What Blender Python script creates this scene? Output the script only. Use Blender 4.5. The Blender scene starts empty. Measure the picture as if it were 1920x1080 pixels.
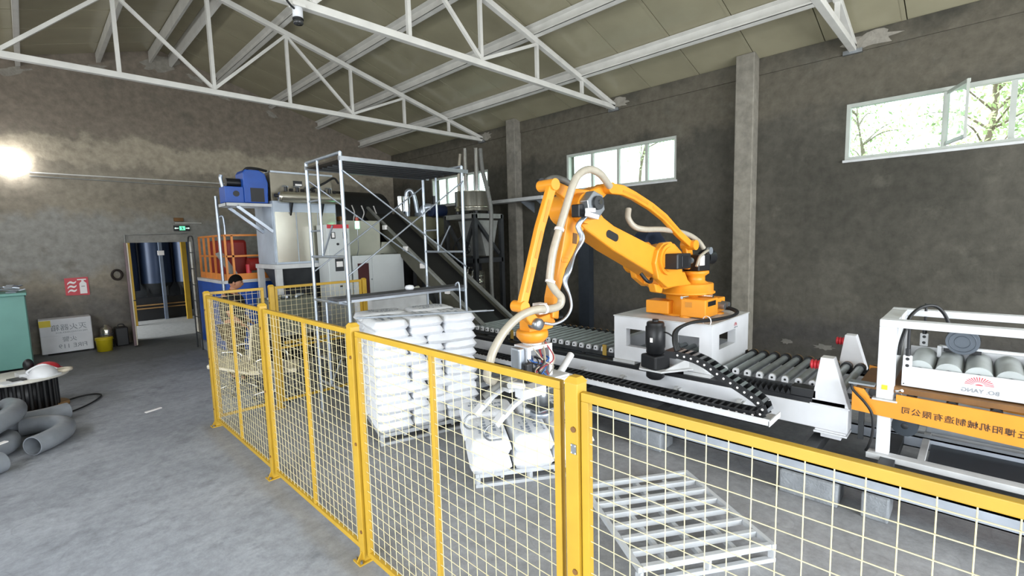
import bpy, bmesh, math, random
from mathutils import Vector, Matrix, noise
R = math.radians
sc = bpy.context.scene
col = sc.collection

# ------------------------------------------------------------------ camera
CY, CP, CR, CF, CH = 0.792294, 0.101297, -0.0259888, 892.737, 2.2
cd = bpy.data.cameras.new('camera'); cam = bpy.data.objects.new('camera', cd); col.objects.link(cam)
fw = Vector((math.sin(CY)*math.cos(CP), math.cos(CY)*math.cos(CP), -math.sin(CP)))
rt = Vector((math.cos(CY), -math.sin(CY), 0)); up = rt.cross(fw)
r2 = rt*math.cos(CR) + up*math.sin(CR); u2 = up*math.cos(CR) - rt*math.sin(CR)
mm = Matrix((r2, u2, -fw)).transposed().to_4x4(); mm.translation = Vector((0, 0, CH))
cam.matrix_world = mm
cd.sensor_width = 36; cd.lens = CF*36/1920; cd.clip_start = 0.05; cd.clip_end = 300
sc.camera = cam
# ------------------------------------------------------------------ world and light
sc.view_settings.view_transform = 'Standard'; sc.view_settings.look = 'None'
sc.view_settings.gamma = 1; sc.view_settings.use_curve_mapping = False
sc.view_settings.exposure = 0.22
w = bpy.data.worlds.new('sky'); sc.world = w; w.use_nodes = True
bg = w.node_tree.nodes['Background']; bg.inputs[0].default_value = (0.86, 0.94, 1.0, 1); bg.inputs[1].default_value = 4.2

def area(name, loc, rot, sx, sy, power, color):
    l = bpy.data.lights.new(name, 'AREA'); l.shape = 'RECTANGLE'; l.size = sx; l.size_y = sy; l.energy = power; l.color = color
    o = bpy.data.objects.new(name, l); o.location = loc; o.rotation_euler = rot; col.objects.link(o); return o
area('daylight_front_doorway', (3.6, -4.9, 2.2), (R(90), 0, 0), 7.5, 4.0, 600, (0.94, 0.97, 1.0))
area('daylight_left_doorway', (-3.5, 1.0, 2.2), (R(90), 0, R(-90)), 5.6, 3.8, 300, (0.90, 0.95, 1.0))
for _y in (6.2, 11.0): area('daylight_left_window', (-3.55, _y, 3.7), (R(90), 0, R(-90)), 2.7,   .84, 70, (0.97, 0.98, 1.0))  # added lamps in unseen left windows brighten the back-left floor and gable
area('daylight_annex_opening', (-1.2, 17.3, 2.0), (R(90), 0, R(-90)), 4.0, 2.6, 170, (0.92, 0.96, 1.0))  # daylight from the open side of the added enclosure

# ------------------------------------------------------------------ materials
def lin(h):
    c = [int(h[i:i+2], 16)/255 for i in (0, 2, 4)]
    return tuple((x/12.92 if x <= .04045 else ((x+.055)/1.055)**2.4) for x in c) + (1,)
def M(name, hexc, rough=.5, metal=0., var=.12, scale=6., bump=0., bscale=40., spec=.5, trans=0.):
    m = bpy.data.materials.new(name); m.use_nodes = True; nt = m.node_tree; b = nt.nodes['Principled BSDF']
    b.inputs['Roughness'].default_value = rough; b.inputs['Metallic'].default_value = metal
    b.inputs['Specular IOR Level'].default_value = spec
    tc = nt.nodes.new('ShaderNodeTexCoord')
    n = nt.nodes.new('ShaderNodeTexNoise'); n.inputs['Scale'].default_value = scale; n.inputs['Detail'].default_value = 6
    nt.links.new(tc.outputs['Object'], n.inputs['Vector'])
    mr = nt.nodes.new('ShaderNodeMapRange'); mr.inputs[1].default_value = .3; mr.inputs[2].default_value = .7
    mr.inputs[3].default_value = 1-var; mr.inputs[4].default_value = 1+var*.6
    nt.links.new(n.outputs[0], mr.inputs[0])
    mx = nt.nodes.new('ShaderNodeVectorMath'); mx.operation = 'SCALE'; mx.inputs[0].default_value = lin(hexc)[:3]
    nt.links.new(mr.outputs[0], mx.inputs['Scale']); nt.links.new(mx.outputs[0], b.inputs['Base Color'])
    if trans: b.inputs['Transmission Weight'].default_value = trans
    if bump:
        n2 = nt.nodes.new('ShaderNodeTexNoise'); n2.inputs['Scale'].default_value = bscale; n2.inputs['Detail'].default_value = 5
        nt.links.new(tc.outputs['Object'], n2.inputs['Vector'])
        bp = nt.nodes.new('ShaderNodeBump'); bp.inputs['Strength'].default_value = bump; bp.inputs['Distance'].default_value = .02
        nt.links.new(n2.outputs[0], bp.inputs['Height']); nt.links.new(bp.outputs[0], b.inputs['Normal'])
    return m
def EM(name, hexc, s):
    m = bpy.data.materials.new(name); m.use_nodes = True; b = m.node_tree.nodes['Principled BSDF']
    b.inputs['Base Color'].default_value = lin(hexc); b.inputs['Emission Color'].default_value = lin(hexc); b.inputs['Emission Strength'].default_value = s
    return m
robot_y = M('robot_orange_paint', 'EA9826', .4, 0, .10, 3)
fence_y = M('fence_yellow_paint', 'BA942A', .45, 0, .12, 5)
wire_c = M('fence_wire_coating', 'DDD0A4', .45, 0, .1, 9)
white = M('white_paint', 'DCDDE0', .42, 0, .07, 4)
white_d = M('dusty_white_paint', 'C9CACA', .5, 0, .14, 5)
truss_w = M('truss_white_paint', 'DAD8D2', .5, 0, .10, 4)
black = M('black_plastic', '17181B', .45, 0, .2, 8)
black_m = M('black_metal', '1E1F22', .4, .3, .2, 8)
dark = M('dark_grey_steel', '3A3C3E', .5, .3, .25, 6)
steel = M('bare_steel', '9A9EA2', .35, .85, .12, 8)
galv = M('galvanised_steel', 'B4BCC6', .38, .75, .16, 5)
stain = M('stainless_steel', 'C9C6B8', .22, .9, .08, 3)
roller_m = M('roller_steel', 'A8AEB0', .36, .6, .14, 9)
chrome = M('chrome', 'D8DADC', .12, 1, .03, 5)
bag_w = M('woven_bag_white', 'E6E8EC', .62, 0, .06, 8, .25, 60)
ink = M('bag_print_ink', '7C8798', .7, 0, .35, 60)
blue_p = M('blue_machine_paint', '1D4FA6', .42, 0, .14, 5)
blue_d = M('dark_blue_tank_paint', '33425C', .34, .2, .2, 2)
teal = M('teal_cabinet_paint', '6FA79C', .45, 0, .08, 3)
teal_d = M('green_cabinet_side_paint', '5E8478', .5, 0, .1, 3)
cab_g = M('cabinet_grey_paint', 'C6CACA', .42, 0, .05, 3)
cab_b = M('beige_hood_paint', 'AFAFA0', .5, 0, .10, 3)
orange_b = M('orange_cage_paint', 'E08A3C', .45, 0, .12, 5)
red_p = M('red_machine_paint', '8E231C', .5, 0, .15, 5)
red_b = M('red_rubber', 'C4303A', .45, 0, .1, 5)
conc = M('concrete_block_grey', '8C9094', .85, 0, .22, 9, .5, 50)
hose_m = M('translucent_hose_plastic', 'B0A898', .3, 0, .10, 20)
hose_g = M('grey_flexible_hose', '6A6A66', .5, 0, .15, 20)
rubber = M('black_rubber', '101113', .55, 0, .15, 12)
pipe_g = M('grey_plastic_pipe', '83888F', .38, 0, .18, 5, .1, 30)
wood = M('plywood', 'A9824F', .6, 0, .2, 7)
brown = M('brown_belt', '7A5428', .6, 0, .25, 7)
cream = M('cream_upholstery', 'D2C8B4', .6, 0, .08, 6)
tarp = M('olive_grey_sheet', '6C6F64', .6, .2, .18, 4)
bench = M('bench_grey_steel', '9B9C98', .45, .4, .2, 5)
plank_m = M('dark_scaffold_plank', '55565A', .6, .2, .25, 8)
red_sign = M('red_sign_print', 'C8404A', .5, 0, .06, 5)
signw = M('sign_white_print', 'F0ECEA', .5, 0, .03, 5)
yel_s = M('yellow_sticker', 'E8CF30', .5, 0, .05, 5)
yel_b = M('yellow_bucket_plastic', 'C8B41E', .4, 0, .12, 6)
text_k = M('dark_print', '3A2A1E', .6, 0, .2, 30)
text_g = M('grey_print', '8F949A', .6, 0, .25, 30)
skin_m = M('skin', 'A9765A', .55, 0, .08, 8)
hair_m = M('black_hair', '0B0A09', .8, 0, .2, 40, spec=.1)
shirt_m = M('black_shirt_cloth', '1B1A1C', .8, 0, .2, 20)
pants_m = M('brown_trousers_cloth', '5A4630', .8, 0, .2, 20)
bark = M('tree_bark', '8C8070', .9, 0, .25, 10)
leaf = M('leaf_green', 'C4DC9C', .6, 0, .3, 2)
green_e = EM('exit_sign_glow', '6AE0B0', 1.1)
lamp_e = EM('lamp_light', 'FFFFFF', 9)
led_g = EM('green_led', '90FFC8', 3)
led_r = EM('red_beacon', '9A4030', .15)

def glass_mat():
    m = bpy.data.materials.new('window_glass'); m.use_nodes = True; nt = m.node_tree; nt.nodes.clear()
    o = nt.nodes.new('ShaderNodeOutputMaterial'); t = nt.nodes.new('ShaderNodeBsdfTransparent'); g = nt.nodes.new('ShaderNodeBsdfGlossy')
    t.inputs[0].default_value = (.88, .95, .91, 1); g.inputs['Roughness'].default_value = .05
    x = nt.nodes.new('ShaderNodeMixShader'); x.inputs[0].default_value = .05; nt.links.new(t.outputs[0], x.inputs[1]); nt.links.new(g.outputs[0], x.inputs[2])
    nt.links.new(x.outputs[0], o.inputs[0]); return m
glass = glass_mat()

def plaster(name, c1, c2, c3, bands):
    """cement plaster: blotches plus trowelled bands (z position, colour) with torn noisy edges"""
    m = bpy.data.materials.new(name); m.use_nodes = True; nt = m.node_tree; b = nt.nodes['Principled BSDF']; N = nt.nodes.new; L = nt.links.new
    b.inputs['Roughness'].default_value = .88; b.inputs['Specular IOR Level'].default_value = .25
    tc = N('ShaderNodeTexCoord')
    def nz(s, d=8):
        n = N('ShaderNodeTexNoise'); n.inputs['Scale'].default_value = s; n.inputs['Detail'].default_value = d; n.inputs['Roughness'].default_value = .62
        L(tc.outputs['Object'], n.inputs['Vector']); return n
    def mix(a, bb, f):
        x = N('ShaderNodeMix'); x.data_type = 'RGBA'; L(f, x.inputs[0])
        for s, v in ((6, a), (7, bb)):
            if isinstance(v, tuple): x.inputs[s].default_value = v
            else: L(v, x.inputs[s])
        return x.outputs[2]
    def ramp(src, lo, hi):
        r = N('ShaderNodeMapRange'); r.inputs[1].default_value = lo; r.inputs[2].default_value = hi; L(src, r.inputs[0]); return r.outputs[0]
    big = nz(.55); fine = nz(7, 10); mid = nz(1.7)
    base = mix(lin(c1), lin(c2), ramp(big.outputs[0], .4, .62))
    sx = N('ShaderNodeSeparateXYZ'); L(tc.outputs['Object'], sx.inputs[0])
    add = N('ShaderNodeMath'); add.operation = 'MULTIPLY_ADD'; L(mid.outputs[0], add.inputs[0]); add.inputs[1].default_value = 1.1; L(sx.outputs[2], add.inputs[2])
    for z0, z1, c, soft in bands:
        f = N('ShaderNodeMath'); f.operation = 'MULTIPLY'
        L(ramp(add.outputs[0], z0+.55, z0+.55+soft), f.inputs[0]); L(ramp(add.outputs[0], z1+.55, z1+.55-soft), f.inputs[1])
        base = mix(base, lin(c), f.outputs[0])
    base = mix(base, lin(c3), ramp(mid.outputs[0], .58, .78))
    hs = N('ShaderNodeVectorMath'); hs.operation = 'SCALE'; L(base, hs.inputs[0]); 
    mr = N('ShaderNodeMapRange'); mr.inputs[1].default_value = .3; mr.inputs[2].default_value = .7; mr.inputs[3].default_value = .78; mr.inputs[4].default_value = 1.2; L(fine.outputs[0], mr.inputs[0]); L(mr.outputs[0], hs.inputs['Scale'])
    L(hs.outputs[0], b.inputs['Base Color'])
    bp = N('ShaderNodeBump'); bp.inputs['Strength'].default_value = .5; bp.inputs['Distance'].default_value = .03; L(fine.outputs[0], bp.inputs['Height']); L(bp.outputs[0], b.inputs['Normal'])
    return m
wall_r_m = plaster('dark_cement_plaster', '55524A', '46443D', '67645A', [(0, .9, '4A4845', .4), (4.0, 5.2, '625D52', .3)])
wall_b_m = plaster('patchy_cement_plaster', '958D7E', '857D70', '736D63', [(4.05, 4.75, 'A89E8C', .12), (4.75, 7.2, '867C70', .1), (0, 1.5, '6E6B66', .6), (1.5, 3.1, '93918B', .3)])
pillar_m = plaster('concrete_column', '8C877C', '7E7A72', '9A958A', [])

def floor_mat():
    m = bpy.data.materials.new('concrete_floor'); m.use_nodes = True; nt = m.node_tree; b = nt.nodes['Principled BSDF']; N = nt.nodes.new; L = nt.links.new
    tc = N('ShaderNodeTexCoord')
    def nz(s, d=8, r=.6):
        n = N('ShaderNodeTexNoise'); n.inputs['Scale'].default_value = s; n.inputs['Detail'].default_value = d; n.inputs['Roughness'].default_value = r
        L(tc.outputs['Object'], n.inputs['Vector']); return n.outputs[0]
    def ramp(src, lo, hi, a=0., c=1.):
        r = N('ShaderNodeMapRange'); r.inputs[1].default_value = lo; r.inputs[2].default_value = hi; r.inputs[3].default_value = a; r.inputs[4].default_value = c; L(src, r.inputs[0]); return r.outputs[0]
    def mix(a, bb, f):
        x = N('ShaderNodeMix'); x.data_type = 'RGBA'; L(f, x.inputs[0])
        for s, v in ((6, a), (7, bb)):
            if isinstance(v, tuple): x.inputs[s].default_value = v
            else: L(v, x.inputs[s])
        return x.outputs[2]
    c = mix(lin('A2A6AE'), lin('8C9098'), ramp(nz(.8), .35, .65))
    c = mix(c, lin('666A70'), ramp(nz(2.2, 10, .7), .54, .78))
    inside = mix(lin('98999C'), lin('88898B'), ramp(nz(1.3), .35, .65))
    sx = N('ShaderNodeSeparateXYZ'); L(tc.outputs['Object'], sx.inputs[0])
    ad = N('ShaderNodeMath'); ad.operation = 'MULTIPLY_ADD'; L(nz(3), ad.inputs[0]); ad.inputs[1].default_value = .22; L(sx.outputs[0], ad.inputs[2])
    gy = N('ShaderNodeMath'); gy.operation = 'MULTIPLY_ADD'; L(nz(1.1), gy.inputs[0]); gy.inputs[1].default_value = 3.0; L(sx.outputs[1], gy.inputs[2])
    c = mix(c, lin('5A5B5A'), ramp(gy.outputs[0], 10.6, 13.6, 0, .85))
    iny = ramp(sx.outputs[1], 7.0, 6.6)
    fm = N('ShaderNodeMath'); fm.operation = 'MULTIPLY'; L(ramp(ad.outputs[0], 1.38, 1.46), fm.inputs[0]); L(iny, fm.inputs[1])
    c = mix(c, inside, fm.outputs[0])
    c = mix(c, lin('A9A9A6'), ramp(sx.outputs[1], 14.4, 14.5))
    vo = N('ShaderNodeTexVoronoi'); vo.feature = 'DISTANCE_TO_EDGE'; vo.inputs['Scale'].default_value = .35
    wv = N('ShaderNodeVectorMath'); wv.operation = 'ADD'; n3 = N('ShaderNodeTexNoise'); n3.inputs['Scale'].default_value = 1.5; L(tc.outputs['Object'], n3.inputs['Vector'])
    L(tc.outputs['Object'], wv.inputs[0]); L(n3.outputs[1], wv.inputs[1]); L(wv.outputs[0], vo.inputs['Vector'])
    c = mix(c, lin('4A4C50'), ramp(vo.outputs['Distance'], .003, .0, 0, .18))
    hs = N('ShaderNodeVectorMath'); hs.operation = 'SCALE'; L(c, hs.inputs[0]); L(ramp(nz(9, 12, .78), .32, .68, .70, 1.2), hs.inputs['Scale'])
    L(hs.outputs[0], b.inputs['Base Color']); b.inputs['Roughness'].default_value = .62
    bp = N('ShaderNodeBump'); bp.inputs['Strength'].default_value = .25; bp.inputs['Distance'].default_value = .01; L(nz(30, 8), bp.inputs['Height']); L(bp.outputs[0], b.inputs['Normal'])
    return m
floor_m = floor_mat()
roof_m = M('glossy_beige_roof_sheet', 'A39D84', .2, 0, .10, 1.5, .12, 2.0)
outside_m = M('outside_ground', '9A9C90', .9, 0, .2, 2)

# ------------------------------------------------------------------ geometry helpers
def smooth_path(pts, sub=5):
    P = [Vector(p) for p in pts]
    if len(P) < 3: return P
    out = []
    for i in range(len(P)-1):
        a = P[i-1] if i else P[0]*2-P[1]; b, c = P[i], P[i+1]; d = P[i+2] if i+2 < len(P) else P[-1]*2-P[-2]
        for k in range(sub):
            t = k/sub
            out.append(.5*((2*b)+(c-a)*t+(2*a-5*b+4*c-d)*t*t+(3*b-a-3*c+d)*t**3))
    out.append(P[-1]); return out
class MB:
    def __init__(s): s.v = []; s.f = []; s.sm = []
    def add(s, vs, fs, sm=False):
        o = len(s.v); s.v += [Vector(x) for x in vs]; s.f += [tuple(i+o for i in f) for f in fs]; s.sm += [sm]*len(fs); return s
    def hexa(s, b): # 8 corners, bottom 4 ccw then top 4
        return s.add(b, [(3, 2, 1, 0), (4, 5, 6, 7), (0, 1, 5, 4), (1, 2, 6, 5), (2, 3, 7, 6), (3, 0, 4, 7)])
    def box(s, x0, x1, y0, y1, z0, z1):
        return s.hexa([(x0, y0, z0), (x1, y0, z0), (x1, y1, z0), (x0, y1, z0), (x0, y0, z1), (x1, y0, z1), (x1, y1, z1), (x0, y1, z1)])
    def obox(s, c, hx, hy, hz, ex, ey, ez=None): # oriented box: half sizes along unit axes
        ex = Vector(ex).normalized(); ey = Vector(ey).normalized(); ez = ex.cross(ey) if ez is None else Vector(ez).normalized(); c = Vector(c)
        return s.hexa([c+ex*(hx*a)+ey*(hy*b)+ez*(hz*d) for d in (-1, 1) for a, b in ((-1, -1), (1, -1), (1, 1), (-1, 1))])
    def bar(s, p, q, w, h, upv=(0, 0, 1)):
        p, q = Vector(p), Vector(q); d = q-p; ex = d.normalized(); u = Vector(upv)
        if abs(ex.dot(u)) > .99: u = Vector((1, 0, 0))
        ey = u.cross(ex).normalized()
        return s.obox((p+q)/2, d.length/2, w/2, h/2, ex, ey)
    def prism(s, poly, off):
        n = len(poly); P = [Vector(p) for p in poly]; off = Vector(off); nn = Vector()
        for i in range(n): nn += P[i].cross(P[(i+1) % n])
        if nn.dot(off) > 0: P.reverse()
        # P normal is opposite to off
        return s.add(P+[p+off for p in P], [tuple(range(n)), tuple(range(2*n-1, n-1, -1))]+[(i, n+i, n+(i+1) % n, (i+1) % n) for i in range(n)])
    def frame_ring(s, pts, nxt, closed=False): pass
    def tube(s, path, r, n=8, smooth=True, sub=5, caps=True, rin=None):
        P = smooth_path(path, sub) if smooth else [Vector(p) for p in path]
        k = len(P); T = [(P[min(i+1, k-1)]-P[max(i-1, 0)]).normalized() for i in range(k)]
        u = Vector((0, 0, 1)) if abs(T[0].z) < .9 else Vector((1, 0, 0)); u = (u-T[0]*u.dot(T[0])).normalized()
        rs = r if isinstance(r, (list, tuple)) else None
        vs = []; fr = []
        for i in range(k):
            u = (u-T[i]*u.dot(T[i])).normalized(); w_ = T[i].cross(u); fr.append((u.copy(), w_))
            rr = rs[min(int(i/(k-1)*(len(rs)-1)+.5), len(rs)-1)] if rs else r
            vs += [P[i]+(u*math.cos(a)+w_*math.sin(a))*rr for a in [2*math.pi*j/n for j in range(n)]]
        fs = [(i*n+j, i*n+(j+1) % n, (i+1)*n+(j+1) % n, (i+1)*n+j) for i in range(k-1) for j in range(n)]
        s.add(vs, fs, True)
        if rin:
            o = [P[i]+(fr[i][0]*math.cos(a)+fr[i][1]*math.sin(a))*rin for i in range(k) for a in [2*math.pi*j/n for j in range(n)]]
            s.add(o, [f[::-1] for f in fs], True)
            for i in (0, k-1):
                ring = vs[i*n:i*n+n]+o[i*n:i*n+n]; q = [(j, n+j, n+(j+1) % n, (j+1) % n) for j in range(n)]
                s.add(ring, q if i == 0 else [f[::-1] for f in q])
        elif caps:
            s.add(vs[:n], [tuple(range(n-1, -1, -1))]); s.add(vs[-n:], [tuple(range(n))])
        return s
    def cyl(s, p, q, r, n=14, r2=None):
        p, q = Vector(p), Vector(q); t = (q-p).normalized(); u = Vector((0, 0, 1)) if abs(t.z) < .9 else Vector((1, 0, 0)); u = (u-t*u.dot(t)).normalized(); w_ = t.cross(u)
        r2 = r if r2 is None else r2; A = [2*math.pi*j/n for j in range(n)]
        a = [p+(u*math.cos(x)+w_*math.sin(x))*r for x in A]; b = [q+(u*math.cos(x)+w_*math.sin(x))*r2 for x in A]
        s.add(a+b, [(j, (j+1) % n, n+(j+1) % n, n+j) for j in range(n)], True)
        s.add(a, [tuple(range(n-1, -1, -1))]); return s.add(b, [tuple(range(n))])
    def lathe(s, prof, c, n=20, axis=(0, 0, 1)):
        c = Vector(c); t = Vector(axis).normalized(); u = Vector((0, 0, 1)) if abs(t.z) < .9 else Vector((1, 0, 0)); u = (u-t*u.dot(t)).normalized(); w_ = t.cross(u); k = len(prof)
        vs = [c+t*z+(u*math.cos(a)+w_*math.sin(a))*r for r, z in prof for a in [2*math.pi*j/n for j in range(n)]]
        return s.add(vs, [(i*n+j, i*n+(j+1) % n, (i+1)*n+(j+1) % n, (i+1)*n+j) for i in range(k-1) for j in range(n)], True)
    def ball(s, c, rx, ry, rz, n=14, m=9, z0=-1., z1=1.):
        c = Vector(c); a0, a1 = math.asin(z0), math.asin(z1); vs = []
        for i in range(m+1):
            a = a0+(a1-a0)*i/m
            vs += [c+Vector((rx*math.cos(a)*math.cos(2*math.pi*j/n), ry*math.cos(a)*math.sin(2*math.pi*j/n), rz*math.sin(a))) for j in range(n)]
        s.add(vs, [(i*n+j, i*n+(j+1) % n, (i+1)*n+(j+1) % n, (i+1)*n+j) for i in range(m) for j in range(n)], True)
        if z0 > -1: s.add(vs[:n], [tuple(range(n-1, -1, -1))])
        if z1 < 1: s.add(vs[-n:], [tuple(range(n))])
        return s
    def build(s, name, m, parent=None, bevel=0., label=None, kind=None):
        loc, rz = FR.get(parent, (Vector(), 0.)) if parent else (Vector(), 0.)
        inv = (Matrix.Translation(loc) @ Matrix.Rotation(rz, 4, 'Z')).inverted()
        me = bpy.data.meshes.new(name); me.from_pydata([inv @ x for x in s.v], [], s.f); me.polygons.foreach_set('use_smooth', s.sm)
        me.materials.append(m); me.update()
        o = bpy.data.objects.new(name, me); col.objects.link(o)
        if parent: o.parent = parent
        FR[o] = (loc, rz)
        if bevel:
            b = o.modifiers.new('bevel', 'BEVEL'); b.width = bevel; b.segments = 2; b.limit_method = 'ANGLE'; b.angle_limit = R(40)
        if label: o['label'] = label
        if kind: o['kind'] = kind
        return o
FR = {}
def thing(name, label, cat, loc=(0, 0, 0), rz=0., group=None):
    o = bpy.data.objects.new(name, None); col.objects.link(o); o.location = loc; o.rotation_euler = (0, 0, rz); o.empty_display_size = .1
    FR[o] = (Vector(loc), rz); o['label'] = label; o['category'] = cat
    if group: o['group'] = group
    return o
def tag(o, label, cat, group=None):
    o['label'] = label; o['category'] = cat
    if group: o['group'] = group
    return o
def copy_tree(o, parent=None):
    c = o.copy(); col.objects.link(c); c.parent = parent
    for ch in list(o.children): copy_tree(ch, c)
    return c
def struct(o): o['kind'] = 'structure'; return o
def lift(o):
    """give a lone mesh thing its origin at its base"""
    vs = [v.co for v in o.data.vertices]; c = Vector(((min(v.x for v in vs)+max(v.x for v in vs))/2, (min(v.y for v in vs)+max(v.y for v in vs))/2, min(v.z for v in vs)))
    for v in o.data.vertices: v.co -= c
    o.location = c; FR[o] = (c, 0.); return o
def text(body, size, origin, right, upv, m, name, parent, align='LEFT', lift_n=.002, fat=0.0):
    cu = bpy.data.curves.new('t', 'FONT'); cu.body = body; cu.size = size; cu.align_x = align; cu.resolution_u = 2; cu.extrude = 0.0008; cu.offset = fat
    to = bpy.data.objects.new('t', cu); col.objects.link(to)
    me = bpy.data.meshes.new_from_object(to.evaluated_get(bpy.context.evaluated_depsgraph_get()))
    rr, uu = Vector(right).normalized(), Vector(upv).normalized(); nn = Vector(lift_dir(rr, uu)); mb = MB()
    mb.add([Vector(origin)+rr*v.co.x+uu*v.co.y+nn*(lift_n+v.co.z) for v in me.vertices], [tuple(p.vertices) for p in me.polygons])
    bpy.data.objects.remove(to); bpy.data.curves.remove(cu); bpy.data.meshes.remove(me)
    return mb.build(name, m, parent)
def lift_dir(rr, uu):
    n = rr.cross(uu)
    return -n if (n.x > .5 or n.y > .5) else n   # every sign here faces -X or -Y

# ================================================================== SETTING
XR, XL, YB, YF, RX = 9.0, -3.6, 14.45, -5.0, 2.7
SL = .292
def roof(x): return 6.97-SL*abs(x-RX)
struct(MB().box(XL, XR+.3, YF-8, 21, -.2, 0).build('floor', floor_m))
# right wall with three window openings
WZ0, WZ1 = 3.28, 4.12
wins = [(-1.25, 1.58), (4.31, 6.99), (9.68, 12.26)]
mb = MB(); ys = [YF]+[v for a in wins for v in a]+[YB+.3]
mb.box(XR, XR+.3, YF, YB+.3, 0, WZ0); mb.box(XR, XR+.3, YF, YB+.3, WZ1, roof(XR)+.02)
for i in range(0, len(ys), 2): mb.box(XR, XR+.3, ys[i], ys[i+1], WZ0, WZ1)
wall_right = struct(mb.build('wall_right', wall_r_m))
struct(MB().box(XR-.03, XR, YF, YB, 4.86, roof(XR)).build('trim_1', wall_r_m))
for i, (a, b, d) in enumerate([(2.84, 3.14, .26), (8.42, 8.72, .24)]):
    struct(MB().box(XR-d, XR, a, b, 0, roof(XR-d)-.01).build('pillar_%d' % (i+1), pillar_m, bevel=.015))
# gable wall with the doorway
D0, D1, DH = 1.68, 2.98, 2.36
mb = MB(); t = (0, .3, 0)
def gp(x0, x1, z0=0):
    xs = [x0]+([RX] if x0 < RX < x1 else [])+[x1]
    return [(x0, YB, z0), (x1, YB, z0)]+[(x, YB, roof(x)+.03) for x in reversed(xs)]
mb.prism(gp(XL-.3, D0), t); mb.prism(gp(D0, D1, DH), t); mb.prism(gp(D1, XR), t)
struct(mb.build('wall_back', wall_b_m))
mb = MB(); mb.box(XL-.3, XL, YF, -2, 0, 5.2); mb.box(XL-.3, XL, 4, YB, 0, 3.28); mb.box(XL-.3, XL, 4, YB, 4.12, 5.2)
for a_, b_ in ((4, 4.85), (7.55, 9.65), (12.35, YB)): mb.box(XL-.3, XL, a_, b_, 3.28, 4.12)
mb.box(XL-.3, XL, -2, 4, 4.2, 5.2)
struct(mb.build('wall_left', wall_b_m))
mb = MB(); t = (0, -.3, 0); yb = YB; YB = YF
mb.prism(gp(XL-.3, -.4), t); mb.prism(gp(-.4, 7.6, 4.4), t); mb.prism(gp(7.6, XR+.3), t); YB = yb
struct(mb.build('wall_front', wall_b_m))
# roof of separate glossy sheets
ceil = struct(MB().prism([(XL-.5, YF, roof(XL-.5)+.09), (RX, YF, 7.06), (XR+.5, YF, roof(XR+.5)+.09), (XR+.5, YF, roof(XR+.5)+.14), (RX, YF, 7.11), (XL-.5, YF, roof(XL-.5)+.14)], (0, YB-YF+.5, 0)).build('ceiling', dark))
NP = 20; pw = (YB+.25-YF)/NP
me_p = {}
for s in (-1, 1):
    xe = XR+.4 if s > 0 else XL-.4
    for i in range(NP):
        y0 = YF+i*pw
        if s in me_p:
            o = bpy.data.objects.new('roof_sheet', me_p[s]); col.objects.link(o); o.parent = ceil; o.location = (0, i*pw, 0)
        else:
            m_ = MB().prism([(RX, y0+.006, 6.97), (xe, y0+.006, roof(xe)), (xe, y0+.006, roof(xe)+.085), (RX, y0+.006, 7.055)], (0, pw-.012, 0))
            m_.prism([(RX, y0+.006, 6.966), (xe, y0+.006, roof(xe)-.004), (xe, y0+.006, roof(xe)), (RX, y0+.006, 6.97)], (0, .05, 0))
            o = m_.build('roof_sheet', roof_m, ceil); me_p[s] = o.data
# purlins
names = [(7.85, 'white steel purlin lowest on the right slope, nearest the windowed wall'), (6.5, 'white steel purlin second up from the windowed wall'),
         (5.2, 'white steel purlin third up from the windowed wall'), (3.9, 'white steel purlin fourth up from the windowed wall, below the ridge'),
         (2.9, 'white ridge purlin on the right side of the roof peak'), (2.5, 'white ridge purlin on the left side of the roof peak'),
         (1.5, 'white steel purlin first down the left roof slope'), (.2, 'white steel purlin second down the left roof slope'),
         (-1.1, 'white steel purlin third down the left roof slope'), (-2.4, 'white steel purlin lowest down the left roof slope')]
for x, lb in names:
    s = 1 if x > RX else -1; zt = roof(x)-.012; mb = MB(); y0, y1 = YF, YB
    dx = .035*s; k = -SL*s
    def q(a, b): return (x+a, y0, zt+k*a-b)
    if abs(x-RX) < .5: mb.prism([q(-.025, 0), q(.025, 0), q(.025, .26), q(-.025, .26)], (0, y1-y0, 0))
    else:
        mb.prism([q(-.004, 0), q(.004, 0), q(.004, .2), q(-.004, .2)], (0, y1-y0, 0))           # web
        mb.prism([q(0, .19), q(-.075*s, .19), q(-.075*s, .2), q(0, .2)], (0, y1-y0, 0))         # lower flange
        mb.prism([q(0, 0), q(-.075*s, 0), q(-.075*s, .01), q(0, .01)], (0, y1-y0, 0))
        mb.prism([q(-.068*s, .165), q(-.075*s, .165), q(-.075*s, .2), q(-.068*s, .2)], (0, y1-y0, 0))
    p = mb.build('purlin', truss_w); tag(p, lb, 'purlin')
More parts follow.
